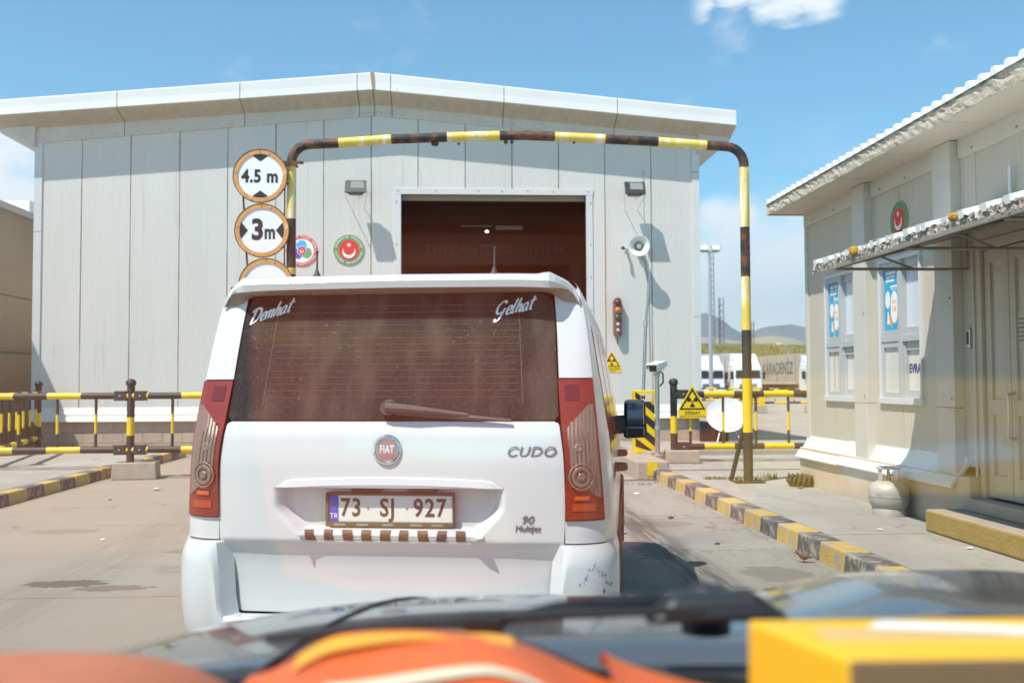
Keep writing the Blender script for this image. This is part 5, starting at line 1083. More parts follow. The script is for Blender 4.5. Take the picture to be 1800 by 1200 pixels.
# rear pillars beside the glass and the small panels under the lamps
for s in (1, -1):
    def f0(z, s=s): return s*(gw_(z)+.008)
    def f1(z, s=s): return s*uO(z)
    a, b = (f0, f1) if s > 0 else (f1, f0)
    rear('rear_pillar', paint, a, b, 1.479, 1.87, 12, 24)
    a, b = ((lambda z: .742), (lambda z: uO(z))) if s > 0 else ((lambda z: -uO(z)), (lambda z: -.742))
    rear('rear_quarter', paint, a, b, .797, .888, 10, 4, 0, thick=.02)
# roof spoiler above the window
def rimz(u): return cub_tab([(0, 1.928), (.5, 1.924), (.66, 1.918), (.73, 1.902), (.77, 1.872), (.80, 1.825)], abs(u))
def zfront(u): return cub_tab([(0, 1.947), (.5, 1.945), (.69, 1.935), (.75, 1.910), (.78, 1.88), (.80, 1.845)], abs(u))
def bump_(u): return .012*math.exp(-((abs(u)-.67)/.03)**2)
mb = MB(); SP = []
NU = 64
for i in range(NU+1):
    u = -.80+1.60*i/NU; e = sstep(.66, .80, abs(u)); z = rimz(u); b = bump_(u)
    SP.append([(u, .60, zfront(u)+.004), (u, .30, zfront(u)*.5+(z+.012)*.5+b*.4), (u, .14+.05*e, z+.006+b), (u, .098+.085*e, z-.004+b), (u, .086+.10*e, z-.026), (u, .094+.10*e, z-.056+.034*e)])
for i in range(NU):
    for k in range(5): mb.add([SP[i][k], SP[i+1][k], SP[i+1][k+1], SP[i][k+1]], [(0, 1, 2, 3)])
mb.build('roof_spoiler', paint, van, smooth=True, angle=60)
mb = MB()
for i in range(NU):
    q = []
    for j in (i, i+1):
        x, y, z = SP[j][5]; e = sstep(.64, .80, abs(x)); q.append([(x, y+.002, z+.001), (x, y+.05*(1-e), z-.010*(1-e)), (x*(1-.05*e), .200-.01*e, 1.853-.045*e)])
    for k in range(2): mb.add([q[0][k], q[1][k], q[1][k+1], q[0][k+1]], [(0, 1, 2, 3)])
mb.build('spoiler_underside', under_m, van, smooth=True, angle=60)
# tail lamps
red_l = mat('lamp_red', (.23, .020, .010), .3, var=.2, vs=6, coat=.25, dirt=((.28, .10, .06), .16, 10, (1, 1, 1)), bump=.12, bs=4, stretch=(1, 1, 40))
red_d = mat('lamp_red_dark', (.13, .012, .010), .25, coat=.4)
amber_l = mat('lamp_amber', (.62, .10, .015), .25, coat=.5)
def lens_mat():
    m = bpy.data.materials.new('lamp_clear'); m.use_nodes = True; t = m.node_tree; n = t.nodes; l = t.links; b = n['Principled BSDF']; b.inputs['Base Color'].default_value = (.24, .155, .115, 1); b.inputs['Roughness'].default_value = .3; b.inputs['Coat Weight'].default_value = .5; b.inputs['Metallic'].default_value = .1
    tc = n.new('ShaderNodeTexCoord'); w = n.new('ShaderNodeTexWave'); w.bands_direction = 'Z'; w.inputs['Scale'].default_value = 42; l.new(tc.outputs['Object'], w.inputs[0]); w2 = n.new('ShaderNodeTexWave'); w2.bands_direction = 'X'; w2.inputs['Scale'].default_value = 20; l.new(tc.outputs['Object'], w2.inputs[0])
    a = n.new('ShaderNodeMath'); a.operation = 'ADD'; l.new(w.outputs['Fac'], a.inputs[0]); l.new(w2.outputs['Fac'], a.inputs[1]); bp = n.new('ShaderNodeBump'); bp.inputs['Strength'].default_value = .35; bp.inputs['Distance'].default_value = .004; l.new(a.outputs[0], bp.inputs['Height']); l.new(bp.outputs[0], b.inputs['Normal']); return m
lens_m = lens_mat()
LIN = [(.893, .742), (1.1, .745), (1.30, .726), (1.47, .712)]
lin = lambda z: cub_tab(LIN, z)
for s in (1, -1):
    def br(name, m, i_, o_, z0, z1, nu, nz_, off, par=None, thick=0, s=s):
        a, b = ((lambda z: i_(z)), (lambda z: o_(z))) if s > 0 else ((lambda z: -o_(z)), (lambda z: -i_(z)))
        return rear(name, m, a, b, z0, z1, nu, nz_, off, vR, par, thick)
    tl = br('tail_lamp', red_l, lin, lambda z: uO(z)+.002, .894, 1.473, 14, 40, .012, None, .05)
    # clear lens: slanted top, straight inner edge, slanted foot
    top = lambda z: max(lin(z)+.022, lin(z)+.022+(z-1.27)*1.05) if z > 1.27 else lin(z)+.022
    inn = lambda z: (lin(z)+.022 if 1.07 <= z <= 1.27 else (min(uO(z)-.008, lin(z)+.022+(z-1.27)*1.0) if z > 1.27 else min(uO(z)-.008, lin(z)+.022+(1.07-z)*1.35)))
    ln = br('clear_lens', lens_m, inn, lambda z: uO(z)-.006, .985, 1.368, 10, 34, .016, tl, .006)
    def circ(u0, z0, r0, r1, off, m, name, par, s=s):
        mb = MB(); n = 28; vs3 = []
        for k in range(n):
            a = 2*math.pi*k/n
            for r_, d in ((r0, off), ((r0+r1)/2, off+.003), (r1, off)): u = s*u0+r_*math.cos(a); z = z0+r_*math.sin(a)*1.08; vs3.append((u, vR(u, z)-d, z))
        fs3 = [(3*k+q, 3*((k+1) % n)+q, 3*((k+1) % n)+q+1, 3*k+q+1) for k in range(n) for q in (0, 1)]
        mb.add(vs3, fs3)
        if r0 < .012: mb.add([(s*u0, vR(s*u0, z0)-off-.004, z0)]+[vs3[3*k] for k in range(n)], [(0, 1+k, 1+(k+1) % n) for k in range(n)])
        mb.build(name, m, par, smooth=True, angle=80)
    for r0, r1 in ((.045, .053), (.026, .040), (.003, .016)): circ(.812, 1.070, r0, r1, .021, lens_m, 'reflector_ring', ln)
    circ(.802, 1.19, .003, .018, .020, lens_m, 'bulb', ln)
    for q in range(4): br('lens_fin', lens_m, lambda z, q=q: lin(z)+.036+.018*q, lambda z, q=q: lin(z)+.050+.018*q, 1.125, 1.295-.012*q, 2, 6, .0195, ln, .003)
    br('dark_reflector', red_d, lambda z: lin(z)+.025, lambda z: lin(z)+.085, 1.385, 1.45, 4, 4, .0145, tl, .002)
    br('amber_strip', amber_l, lambda z: lin(z)+.04, lambda z: lin(z)+.10, .975 if s > 0 else .985, .992 if s > 0 else 1.002, 6, 2, .0185, tl, .002)
    br('amber_strip', mat('lamp_orange_dull', (.42, .05, .012), .3, coat=.4), lambda z: lin(z)+.03, lambda z: uO(z)-.03, .93, .962, 6, 3, .0150, tl, .002)
# bumper: corner pieces that rise beside the tailgate, low beam between
def bump_path(t):
    """t -1..1 : plan position and inward normal"""
    a = abs(t); sg = 1 if t >= 0 else -1
    if a < .62: u = a/.62*.74; v = .0-.035; nx, ny = 0, 1
    else:
        q = (a-.62)/.38
        if q < .55: g = q/.55*math.pi/2; rr_ = .215; u = .74+rr_*math.sin(g); v = -.035+rr_*(1-math.cos(g))
        else: u = .955; v = .18+(q-.55)/.45*.30
    return sg*u, v
def bump_top(t):
    a = abs(t); return .478+.312*sstep(.585, .63, a)
mb = MB(); NT, NZ = 150, 18
def bf(a, b):
    t = -1+2*a; u, v = bump_path(t); zt_ = bump_top(t); z = .24+(zt_-.24)*b
    tuck = .05*(1-b)**2+.02*sstep(.90, 1, b)+(.012*sstep(.45, .30, z))
    prof_ = -.02*math.sin(math.pi*min(1, (z-.24)/.55))
    n_ = Vector((u, v, 0)); k = abs(t)
    cx_, cy2 = 0, 1.4
    d = Vector((cx_-u, cy2-v, 0)).normalized()
    return (u+d.x*(tuck+prof_), v+d.y*(tuck+prof_), z)
mb.grid(bf, NT, NZ); rows = []
T0 = [bf(i/NT, 1) for i in range(NT+1)]; T1 = [(x*.94, y+.07, z+.002) for x, y, z in T0]
mb.add(T0+T1, [(i, i+1, NT+1+i+1, NT+1+i) for i in range(NT)])
bp = mb.build('bumper', paint, van, smooth=True, angle=45)
for s in (-1, 1): MB(Matrix.Translation((s*.62, -.046, .438))).box(-.045, .045, -.004, .01, -.010, .010).build('bumper_slot', seal, bp, bevel=.004)
# scuffs on the right bumper corner
sf = mat('scuff', (.16, .09, .06), .8)
random.seed(21)
for k in range(30):
    g = k/29; t = .655+.10*g+random.uniform(-.008, .008); b = .86-.16*abs(2*g-.9)+random.uniform(-.03, .03); w = random.uniform(.0004, .0015); hh = random.uniform(.003, .012)
    if k == 0: t, b, w, hh = .725, .63, .0028, .055
    n = 7; P = []
    for i in range(n):
        a = 2*math.pi*i/n; q = random.uniform(.5, 1.2); P.append(bf((t+1)/2+w*q*math.cos(a), b+hh*q*math.sin(a)))
    c = Vector((0, 1.4, 0)); P = [tuple(Vector(p)+(Vector((p[0], p[1], 0))-c).normalized()*.0025) for p in P]; MB().add(P, [tuple(range(n))]).build('scuff', sf, bp)
# tailgate trim bar over the recess, striped bar below the plate
mb = MB(); n = 40
def hz(u): return 1.066-.016*(u/.485)**2
for i in range(n):
    q = []
    for j in (i, i+1):
        u = -.487+.974*j/n; e = sstep(.42, .487, abs(u)); zt_ = hz(u)-.022*e; vv = vR(u, 1.05)
        q.append([(u, vv-.001, zt_), (u, vv-.010*(1-e), zt_-.004), (u, vv-.014*(1-e)-.001, zt_-.024*(1-e)-.008), (u, vv-.010*(1-e)-.001, 1.020), (u, vv+.05*(1-.8*e), 1.018)])
    for k in range(4): mb.add([q[0][k], q[1][k], q[1][k+1], q[0][k+1]], [(0, 1, 2, 3)])
mb.build('tailgate_trim', paint, van, smooth=True, angle=40)
sb = MB(); n = 30
for i in range(n):
    q = []
    for j in (i, i+1):
        u = -.385+.79*j/n; e = 1-min(1, max(0, 1-(abs(u-.01)-.30)/.095)); hgt = .027*math.sqrt(max(.03, 1-e*e)); vv = vH(u, .822)-.018
        q.append([(u, vv+.02, .822+hgt), (u, vv-.010, .822+hgt*.7), (u, vv-.016, .822), (u, vv-.010, .822-hgt*.7), (u, vv+.02, .822-hgt)])
    for k in range(4): sb.add([q[0][k], q[1][k], q[1][k+1], q[0][k+1]], [(0, 1, 2, 3)])
sbo = sb.build('tailgate_strip', mat('strip_silver', (.72, .72, .73), .3, .3), van, smooth=True, angle=50)
tape = mat('tape_brown', (.085, .045, .03), .55, var=.3, vs=30, dirt=((.7, .7, .7), .12, 30, (1, 1, 1)))
random.seed(4)
for k in range(9):
    u0 = -.355+.0805*k; w = .041+random.uniform(-.003, .003); sk = random.uniform(-.004, .004); P = []
    for dz, dv in ((.030, -.006), (.0255, -.0105), (.012, -.0155), (0, -.0165), (-.012, -.0155), (-.0255, -.0105), (-.030, -.006)): P.append([(u0+sk*dz*40, vH(u0, .822)-.018+dv-.0012, .822+dz*.75), (u0+w+sk*dz*40+random.uniform(-.003, .003), vH(u0+w, .822)-.018+dv-.0012, .822+dz*.75)])
    mb = MB()
    for a, b in zip(P, P[1:]): mb.add([a[0], b[0], b[1], a[1]], [(0, 1, 2, 3)])
    mb.build('tape_patch', tape, sbo)
# number plate
vp = .060-.022
plt = bx('number_plate', plate_white, van, -.262, .268, vp-.006, vp, .875, .985); bx('plate_frame', brownp, plt, -.277, .277, vp-.002, vp+.012, .852, .998, .004)
for a, b, c, d in ((-.277, .277, .986, .998), (-.277, .277, .853, .874), (-.277, -.263, .874, .986), (.269, .277, .874, .986)): bx('plate_frame', brownp, plt, a, b, vp-.014, vp-.001, c, d, .003)
for u in (-.24, -.14, -.03, .09, .18): bx('plate_clip', chrome_d, plt, u, u+.05, vp-.016, vp-.0145, .858, .868)
bx('plate_band', plate_blue, plt, -.262, -.222, vp-.0072, vp-.006, .8755, .9845)
lettering('TR', .030, white_flat, plt, FY(-.242, vp-.0072, .898), .0006, ext=.0003)
pk = mat('plate_ink', (.06, .035, .03), .5)
for txt, u in (('73', -.168), ('SJ', -.01), ('927', .172)): lettering(txt, .106, pk, plt, FY(u, vp-.006, .931), .0006, bold=.0022, sx=.82, ext=.0004, spacing=1.12)
for u in (-.093, .074): MB(FY(u, vp-.0062, .931)).disc(.005, 0, .0012, 10).build('plate_screw', mat('rusty_screw', (.35, .18, .1), .6), plt)
bx('plate_lamp', blackp, van, -.16, -.04, .012, .05, 1.003, 1.0145); bx('plate_lamp', blackp, van, .08, .2, .012, .05, 1.003, 1.0145)
# badge with its letters, model names
bd = bpy.data.objects.new('badge', None); C.objects.link(bd); bd.parent = van; bd.location = (-.004, vR(0, 1.18)-.001, 1.180); bd.rotation_euler = (R(-4), 0, 0); T = FY(0, 0, 0)
MB(T).lathe([(.062, 0), (.0625, .006), (.059, .011), (.053, .012), (.049, .008), (.049, 0)], 40).build('badge_ring', chrome, bd, smooth=True)
MB(T).disc(.05, .001, .004, 36).build('badge_field', chrome_d, bd)
sh = [(-.036, .036), (-.018, .041), (0, .042), (.018, .041), (.036, .036), (.041, .01), (.037, -.02), (.026, -.036), (0, -.041), (-.026, -.036), (-.037, -.02), (-.041, .01)]
art('badge_shield', mat('shield_faded_red', (.34, .16, .15), .35, var=.1, vs=30), bd, T, sh, .004, .003); lettering('FIAT', .046, mat('badge_silver', (.78, .77, .76), .3, .3), bd, T, .0075, sx=.62, bold=.0012, ext=.0008, spacing=1.1)
lettering('CUDO', .060, chrome_d, van, frame((.602, vR(.602, 1.172)-.0015, 1.172), (1, .045, 0), (0, 0, 1)), .001, name='model_name', sx=1.12, bold=.0004, ext=.0008, shear=.25, spacing=1.06)
lettering('90', .046, chrome_d, van, frame((.585, vR(.585, .89)-.0015, .893), (1, .038, 0), (0, 0, 1)), .001, name='model_name', sx=1.15, bold=0, ext=.0015, shear=.3); lettering('Multijet', .036, chrome_d, van, frame((.588, vR(.588, .86)-.0015, .858), (1, .038, 0), (0, 0, 1)), .001, name='model_name', sx=.95, bold=0, ext=.0015, shear=.2)
# rear wiper with cap and arm
wp = bpy.data.objects.new('rear_wiper', None); C.objects.link(wp); wp.parent = van; wp.empty_display_size = .05
def onr(u, z, off): return (u, vR(u, z)-off, z)
MB().tube([onr(-.005, 1.355, .0), onr(-.005, 1.355, .045)], [.036, .030], 18).build('pivot_cap', brownp, wp, smooth=True, angle=50)
MB().tube([onr(-.01, 1.357, .040), onr(.10, 1.350, .044), onr(.22, 1.338, .036), onr(.34, 1.325, .03)], [.022, .018, .012, .008], 10).build('wiper_arm', brownp, wp, smooth=True)
MB().tube([onr(.02, 1.335, .02), onr(.3, 1.318, .022), onr(.52, 1.302, .02)], [.010, .012, .006], 8).build('wiper_blade', brownp, wp, smooth=True)
# roof aerials
for u, ln_ in ((-.37, .118), (.428, .122)):
    ae = bpy.data.objects.new('aerial', None); C.objects.link(ae); ae.parent = van; ae.location = (u, .19, rimz(u)+.004); ae.empty_display_size = .05
    MB().lathe([(.024, -.01), (.022, .004), (.012, .02), (.006, .036), (0, .037)], 14).build('aerial_foot', blackp, ae, smooth=True); MB().tube([(0, 0, .02), (-.006 if u < 0 else .0, .02, ln_)], [.0052, .004], 8).build('aerial_whip', blackp, ae); MB().lathe([(0, -.008), (.007, -.004), (.007, .004), (0, .008)], 8, (-.006 if u < 0 else 0, .02, ln_)).build('aerial_tip', blackp, ae)
# hand-lettered stickers on the rear window: strokes swept with a flat pen
STK = {'D': [[(.22, .95), (.18, .5), (.10, .05)], [(.0, .78), (.06, .92), (.3, 1.0), (.58, .86), (.66, .55), (.52, .2), (.25, .02), (.06, .06)]], 'G': [[(.62, .82), (.5, .98), (.25, .92), (.06, .62), (.10, .28), (.3, .18), (.52, .34), (.58, .5)], [(.60, .52), (.5, .15), (.34, -.22), (.12, -.30), (.08, -.12)]],
 'e': [[(.05, .28), (.3, .34), (.36, .5), (.24, .58), (.1, .44), (.08, .18), (.2, .03), (.42, .16)]], 'm': [[(.05, .55), (.02, .03)], [(.05, .35), (.18, .55), (.27, .5), (.24, .04)], [(.26, .35), (.4, .56), (.5, .5), (.46, .1), (.55, .08)]], 'h': [[(.22, 1.0), (.12, .5), (.04, .03)], [(.09, .3), (.26, .54), (.36, .46), (.30, .1), (.42, .08)]],
 'a': [[(.38, .5), (.2, .56), (.05, .3), (.1, .05), (.26, .12), (.38, .5)], [(.38, .52), (.32, .12), (.44, .07)]], 't': [[(.24, .95), (.14, .4), (.12, .1), (.26, .06)], [(.0, .62), (.42, .68)]], 'l': [[(.24, 1.0), (.12, .5), (.06, .12), (.18, .05)]]}
ADV = {'D': .72, 'G': .72, 'e': .40, 'm': .60, 'h': .45, 'a': .48, 't': .36, 'l': .26}
def script(word, u0, z0, size, rise, nib=.135):
    mb = MB(); x = 0
    for ch in word:
        for stv in STK[ch]:
            P = [Vector((p[0]+x, p[1], 0)) for p in stv]; n = len(P); Q = []
            for i in range(n-1):
                p0, p1, p2, p3 = P[max(0, i-1)], P[i], P[i+1], P[min(n-1, i+2)]
                for k in range(7): t = k/7; Q.append(.5*((2*p1)+(p2-p0)*t+(2*p0-5*p1+4*p2-p3)*t*t+(3*p1-p0-3*p2+p3)*t**3))
            Q.append(P[-1]); L_, R_ = [], []
            for i, q in enumerate(Q):
                d = (Q[min(i+1, len(Q)-1)]-Q[max(i-1, 0)]).normalized(); nn_ = Vector((-d.y, d.x, 0)); w = nib*(.55+.45*abs(d.dot(Vector((-.45, .9, 0)).normalized())))*(.6 if i in (0, len(Q)-1) else 1)
                for lst, sg in ((L_, 1), (R_, -1)):
                    p = q+nn_*w*sg*.62; sx_, sy_ = p.x+p.y*.28, p.y; uu = u0+size*sx_; zz = z0+size*(sy_+sx_*rise); lst.append((uu, vR(uu, zz)-.0045, zz))
            for i in range(len(Q)-1): mb.add([L_[i], R_[i], R_[i+1], L_[i+1]], [(0, 1, 2, 3)])
        x += ADV[ch]
    return mb.build('window_lettering', white_flat, rg)
script('Demhat', -.672, 1.722, .063, .30); script('Gelhat', .432, 1.742, .063, .20)
# side glass, door gear, wheels, mirrors, front
def side(name, m, v0, v1, z0, z1, s, off=.003, nv=10, nz_=8, par=None, sl0=0, sl1=0):
    def f(a, b): z = z0+(z1-z0)*b; lo = v0+sl0*b; hi = v1+sl1*b; v = lo+(hi-lo)*a; return (s*(uS(v, z)+off), v, z)
    return MB().grid(f, nv, nz_, flip=s < 0).build(name, m, par or van, smooth=True)
for s in (1, -1):
    side('side_window', glass_dark, .34, 1.15, 1.14, 1.72, s, sl0=.1); side('side_window', glass_dark, 1.25, 2.25, 1.14, 1.72, s); side('side_window', glass_dark, 2.36, 3.72, 1.12, 1.70, s, sl1=-.62)
    for v0 in (1.2, 2.30, 3.45): side('door_gap', seal, v0, v0+.008, .36, 1.74 if v0 < 3 else 1.1, s, .0015, 1, 24)
    side('slide_rail', seal, .34, 1.2, 1.02, 1.05, s, .004, 8, 1); side('rub_strip', brownp, .35, 4.3, .60, .70, s, .012, 30, 2); side('sill', brownp, 1.25, 3.4, .27, .36, s, .008, 20, 2)
    for vv in (1.45, 2.55):
        MB().tube([(s*(uS(vv, .98)+.0), vv, .985), (s*(uS(vv, .98)+.045), vv+.03, .985), (s*(uS(vv, .98)+.045), vv+.17, .985), (s*uS(vv, .98), vv+.2, .985)], .018, 8).build('door_handle', brownp, van, smooth=True)
    for wv, wz in wheels:
        mb = MB(); n = 24
        mb.tube([(s*.943, wv+.385*math.cos(a), wz+.385*math.sin(a)) for a in [R(-8+196*k/n) for k in range(n+1)]], .028, 8); mb.build('wheel_arch', brownp, van, smooth=True)
        W_ = Matrix.Translation((s*.83, wv, wz)) @ Matrix.Rotation(R(90*s), 4, 'Y'); w = bpy.data.objects.new('wheel', None); C.objects.link(w); w.parent = van; w.empty_display_size = .1
        MB(W_).lathe([(.20, -.09), (.29, -.1), (.315, -.085), (.322, -.05), (.322, .05), (.315, .085), (.29, .1), (.20, .095)], 40).build('tyre', tyre_m, w, smooth=True, angle=50); MB(W_).lathe([(.205, .085), (.19, .075), (.17, .05), (.08, .06), (.05, .075), (0, .078)], 32).build('rim', galv, w, smooth=True)
        bx('wheel_housing', seal, van, min(s*.45, s*.72), max(s*.45, s*.72), wv-.38, wv+.38, .15, .75)
    # door mirror
    mr = bpy.data.objects.new('door_mirror', None); C.objects.link(mr); mr.parent = van; mr.location = (s*1.062, 3.42, 1.185); mr.empty_display_size = .1
    MB().hexa([(-.092, .0, -.155), (.092, .0, -.145), (.08, .13, -.12), (-.08, .13, -.13), (-.085, .0, .150), (.078, .0, .150), (.06, .13, .12), (-.07, .13, .12)]).build('mirror_housing', blackp, mr, bevel=.03, segs=4)
    mgl = mat('mirror_glass', (.30, .31, .33), .05, 1.0)
    MB().box(-.066, .066, -.016, -.001, -.045, .125).build('mirror_glass', mgl, mr, bevel=.01); MB().box(-.068, .068, -.016, -.001, -.128, -.06).build('mirror_glass', mgl, mr, bevel=.01)
    MB().tube([(-s*.07, .05, -.04), (-s*.17, .06, -.05)], [.07, .075], 10).build('mirror_arm', brownp, mr, smooth=True)
    side('headlight', mat('headlight', (.5, .52, .55), .1, spec=.8), 4.30, 4.66, .78, .93, s, .004, 6, 4)
bx('under_floor', seal, van, -.80, .80, .1, 4.6, .26, .34); bx('front_axle_cover', seal, van, -.7, .7, 4.2, 4.74, .2, .5)
def wsf(a, b): vv = 3.06+.84*b; ht = cub_tab(HT, vv); w = (cub_tab(US, ht-.06)-.07)*(-1+2*a); return (w, vv, ht+.006-.035*abs(-1+2*a)**3)
MB().grid(wsf, 20, 12).build('windscreen', glass_dark, van, smooth=True)
bx('grille', blackp, van, -.5, .5, 4.775, 4.81, .45, .68, .02); bx('number_plate', plate_white, van, -.26, .26, 4.812, 4.822, .38, .49)
for a in (-.25, .25): MB().tube([(a-.1, .9, 1.965), (a-.1, 2.4, 1.968)], .004, 4).build('roof_rib', paint, van)

# ------------------------------------------------------------------ the car the picture is taken from: bonnet, wipers, windscreen, dashboard
car = thing('own_car', 'blurred dark bonnet, wipers and windscreen of the car in the foreground', 'car', (0, 0, 0), -YAW)
hood_m = mat('bonnet_paint', (.10, .095, .09), .2, .3, var=.1, vs=2, coat=1.0, dirt=((.30, .26, .22), .18, 6, (1, 1, 1)))
def zh(x, y): return cub_tab([(-.9, .955), (-.746, 1.003), (-.5, 1.058), (-.25, 1.088), (0, 1.098), (.40, 1.103), (.52, 1.115), (.66, 1.138), (.86, 1.143), (1.05, 1.12), (1.25, 1.05)], x)-.11*max(0, (y-1.45)/.75)**2
MB().grid(lambda a, b: (-.86+2.1*a, 1.16+1.05*b, zh(-.86+2.1*a, 1.16+1.05*b)-.04*sstep(.25, 0, b)), 70, 40).build('bonnet', hood_m, car, smooth=True)
MB().grid(lambda a, b: (-.86+2.1*a, 2.21+.10*b, zh(-.86+2.1*a, 2.21)-.55*b**.8), 40, 8).build('front_end', hood_m, car, smooth=True)
for sx_ in (-.86, 1.24): MB().grid(lambda a, b: (sx_+(-.05 if sx_ < 0 else .05)*math.sin(b*2.6), .5+1.75*a, zh(sx_, max(1.16, .5+1.75*a))-.8*b), 20, 10, flip=sx_ > 0).build('wing', hood_m, car, smooth=True)
MB().tube([(-.36+.02*k, 1.2+.1*k, zh(-.36+.02*k, 1.2+.1*k)+.001) for k in range(10)], .004, 6).build('bonnet_crease', seal, car)
cow = mat('cowl_plastic', (.03, .03, .032), .6, var=.2, vs=6, dirt=((.2, .17, .14), .3, 7, (1, 1, 1)))
def zw(y): return 1.135+(1.17-y)*.577
MB().grid(lambda a, b: (-.84+2.06*a, 1.04+.15*b, zw(1.17)-.012+.015*math.sin(b*3.1)), 30, 6).build('cowl', cow, car, smooth=True)
for k in range(9): bx('cowl_rib', cow, car, -.75+.22*k, -.60+.22*k, 1.08, 1.13, 1.128, 1.143)
wpm = mat('wiper_black', (.018, .018, .02), .45)
def wiper(p, q, piv):
    w = bpy.data.objects.new('wiper', None); C.objects.link(w); w.parent = car; w.empty_display_size = .05; p, q, piv = Vector(p), Vector(q), Vector(piv)
    MB().tube([p, p.lerp(q, .33)+Vector((0, 0, .006)), p.lerp(q, .66)+Vector((0, 0, .006)), q], [.004, .006, .006, .004], 8).build('wiper_blade', wpm, w, smooth=True)
    m_ = p.lerp(q, .5); MB().tube([piv, piv.lerp(m_, .25)+Vector((0, 0, .018)), piv.lerp(m_, .7)+Vector((0, -.01, .016)), m_], [.016, .011, .007, .005], 8).build('wiper_arm', wpm, w, smooth=True)
    MB().lathe([(.028, -.02), (.03, .02), (.02, .032), (0, .034)], 14, piv).build('pivot_cap', wpm, w, smooth=True)
    bx('blade_clip', wpm, w, m_.x-.022, m_.x+.022, m_.y-.01, m_.y+.01, m_.z-.008, m_.z+.012, .005)
wiper((-.26, 1.06, 1.192), (.20, 1.05, 1.222), (.22, 1.15, 1.195)); wiper((.28, 1.06, 1.205), (.92, 1.07, 1.195), (.98, 1.15, 1.185))
MB().hexa([(.14, 1.07, 1.20), (.30, 1.07, 1.205), (.30, 1.13, 1.205), (.14, 1.13, 1.20), (.17, 1.08, 1.228), (.26, 1.08, 1.232), (.26, 1.12, 1.232), (.17, 1.12, 1.228)]).build('wiper_linkage', wpm, car, bevel=.008)
# windscreen: clear laminated pane
def ws_mat():
    m = bpy.data.materials.new('windscreen_glass'); m.use_nodes = True; t = m.node_tree; n = t.nodes; l = t.links; n.clear()
    o = n.new('ShaderNodeOutputMaterial'); tr = n.new('ShaderNodeBsdfTransparent'); tr.inputs[0].default_value = (.97, .985, .98, 1); gl = n.new('ShaderNodeBsdfGlossy'); gl.inputs['Roughness'].default_value = .02
    fr = n.new('ShaderNodeFresnel'); fr.inputs['IOR'].default_value = 1.52; mu = n.new('ShaderNodeMath'); mu.operation = 'MULTIPLY'; mu.inputs[1].default_value = .9; mu.use_clamp = True; l.new(fr.outputs[0], mu.inputs[0])
    mx = n.new('ShaderNodeMixShader'); l.new(mu.outputs[0], mx.inputs[0]); l.new(tr.outputs[0], mx.inputs[1]); l.new(gl.outputs[0], mx.inputs[2]); l.new(mx.outputs[0], o.inputs[0]); return m
MB().grid(lambda a, b: (-.80+1.98*a, 1.17-1.35*b+.03*(1-(2*a-1)**2), zw(1.17-1.35*b)), 16, 12).build('windscreen', ws_mat(), car, smooth=True)
dsh = mat('dashboard_plastic', (.025, .025, .027), .7, bump=.2, bs=120)
MB().grid(lambda a, b: (-.80+1.98*a, .30+.83*b, 1.10+.02*math.sin(b*3.0)-.12*sstep(.25, 0, b)), 20, 20).build('dashboard', dsh, car, smooth=True)
MB().grid(lambda a, b: (-.80+1.98*a, .30-.05*b, .98-.4*b), 4, 6, flip=True).build('dashboard_front', dsh, car)
CT = Matrix.Rotation(-YAW, 4, 'Z')
def placed(o, label, cat):
    o.rotation_euler = (0, 0, -YAW); return tag(o, label, cat)
# orange folder leaning on the dash, with cream papers below
fo = thing('orange_folder', 'bright orange folder with cream papers lying on the dashboard', 'folder', (0, 0, 1.12), -YAW)
orm = mat('folder_orange', (.68, .125, .03), .5, var=.2, vs=4, stretch=(.6, 5, 1), dirt=[((.86, .37, .03), .45, 3, (.5, 7, 1)), ((.58, .09, .03), .25, 4, (.6, 9, 1))])
FX0, FX1 = -.25, .105
def zf(x, y): return .045+.055*sstep(.60, .95, y)-.045*sstep(.955, 1.06, y)-.050*sstep(-.03, .13, x)-.03*sstep(-.16, -.25, x)+.004*math.sin(x*17+y*9)
def sheet(name, m, x0, x1, y0, y1, dz, tw=0., n=24, arch=0.):
    def f(a, b):
        x = x0+(x1-x0)*a; y = y0+(y1-y0)*b+tw*(a-.5); return (x, y, zf(x, y)+dz+arch*math.sin(math.pi*a)*math.sin(math.pi*min(1, b*1.05))+.004*math.sin(x*23+y*31+dz*300))
    return MB().grid(f, n, n).build(name, m, fo, smooth=True)
cream = mat('paper_cream', (.62, .56, .40), .7); amber = mat('folder_amber', (.85, .36, .03), .45, var=.08, vs=5)
sheet('cover', orm, FX0, FX1, .665, 1.06, 0)
for k_, c_ in enumerate(((.60, .125, .03), (.46, .095, .027), (.33, .07, .022), (.22, .05, .018), (.13, .032, .014), (.07, .02, .012), (.035, .014, .01))): sheet('spine_band', mat('spine_%d' % k_, c_, .6), FX0, FX1, .665-.010*(k_+1), .665-.010*k_, -.001*k_, n=8)  # unseen bands added, darkening step by step to soften the reflection's upper edge
sheet('inner_flap', amber, FX0+.05, .0, .915, .948, .003, .018); sheet('edge_binding', mat('folder_red', (.60, .10, .035), .55), FX0, FX1, .968, .99, .002)
sheet('paper_sheet', cream, -.16, .06, .842, .856, .003, .0)
MB().grid(lambda a, b: (.085+.17*a, .86+.15*b, .086-.048*a**.7-.025*sstep(.6, 1, b)), 14, 14).build('loose_flap', orm, fo, smooth=True)
po = thing('leather_pouch', 'rounded rust-brown cloth pouch at the left end of the dashboard', 'pouch', (-.385, .80, 1.108), -YAW)
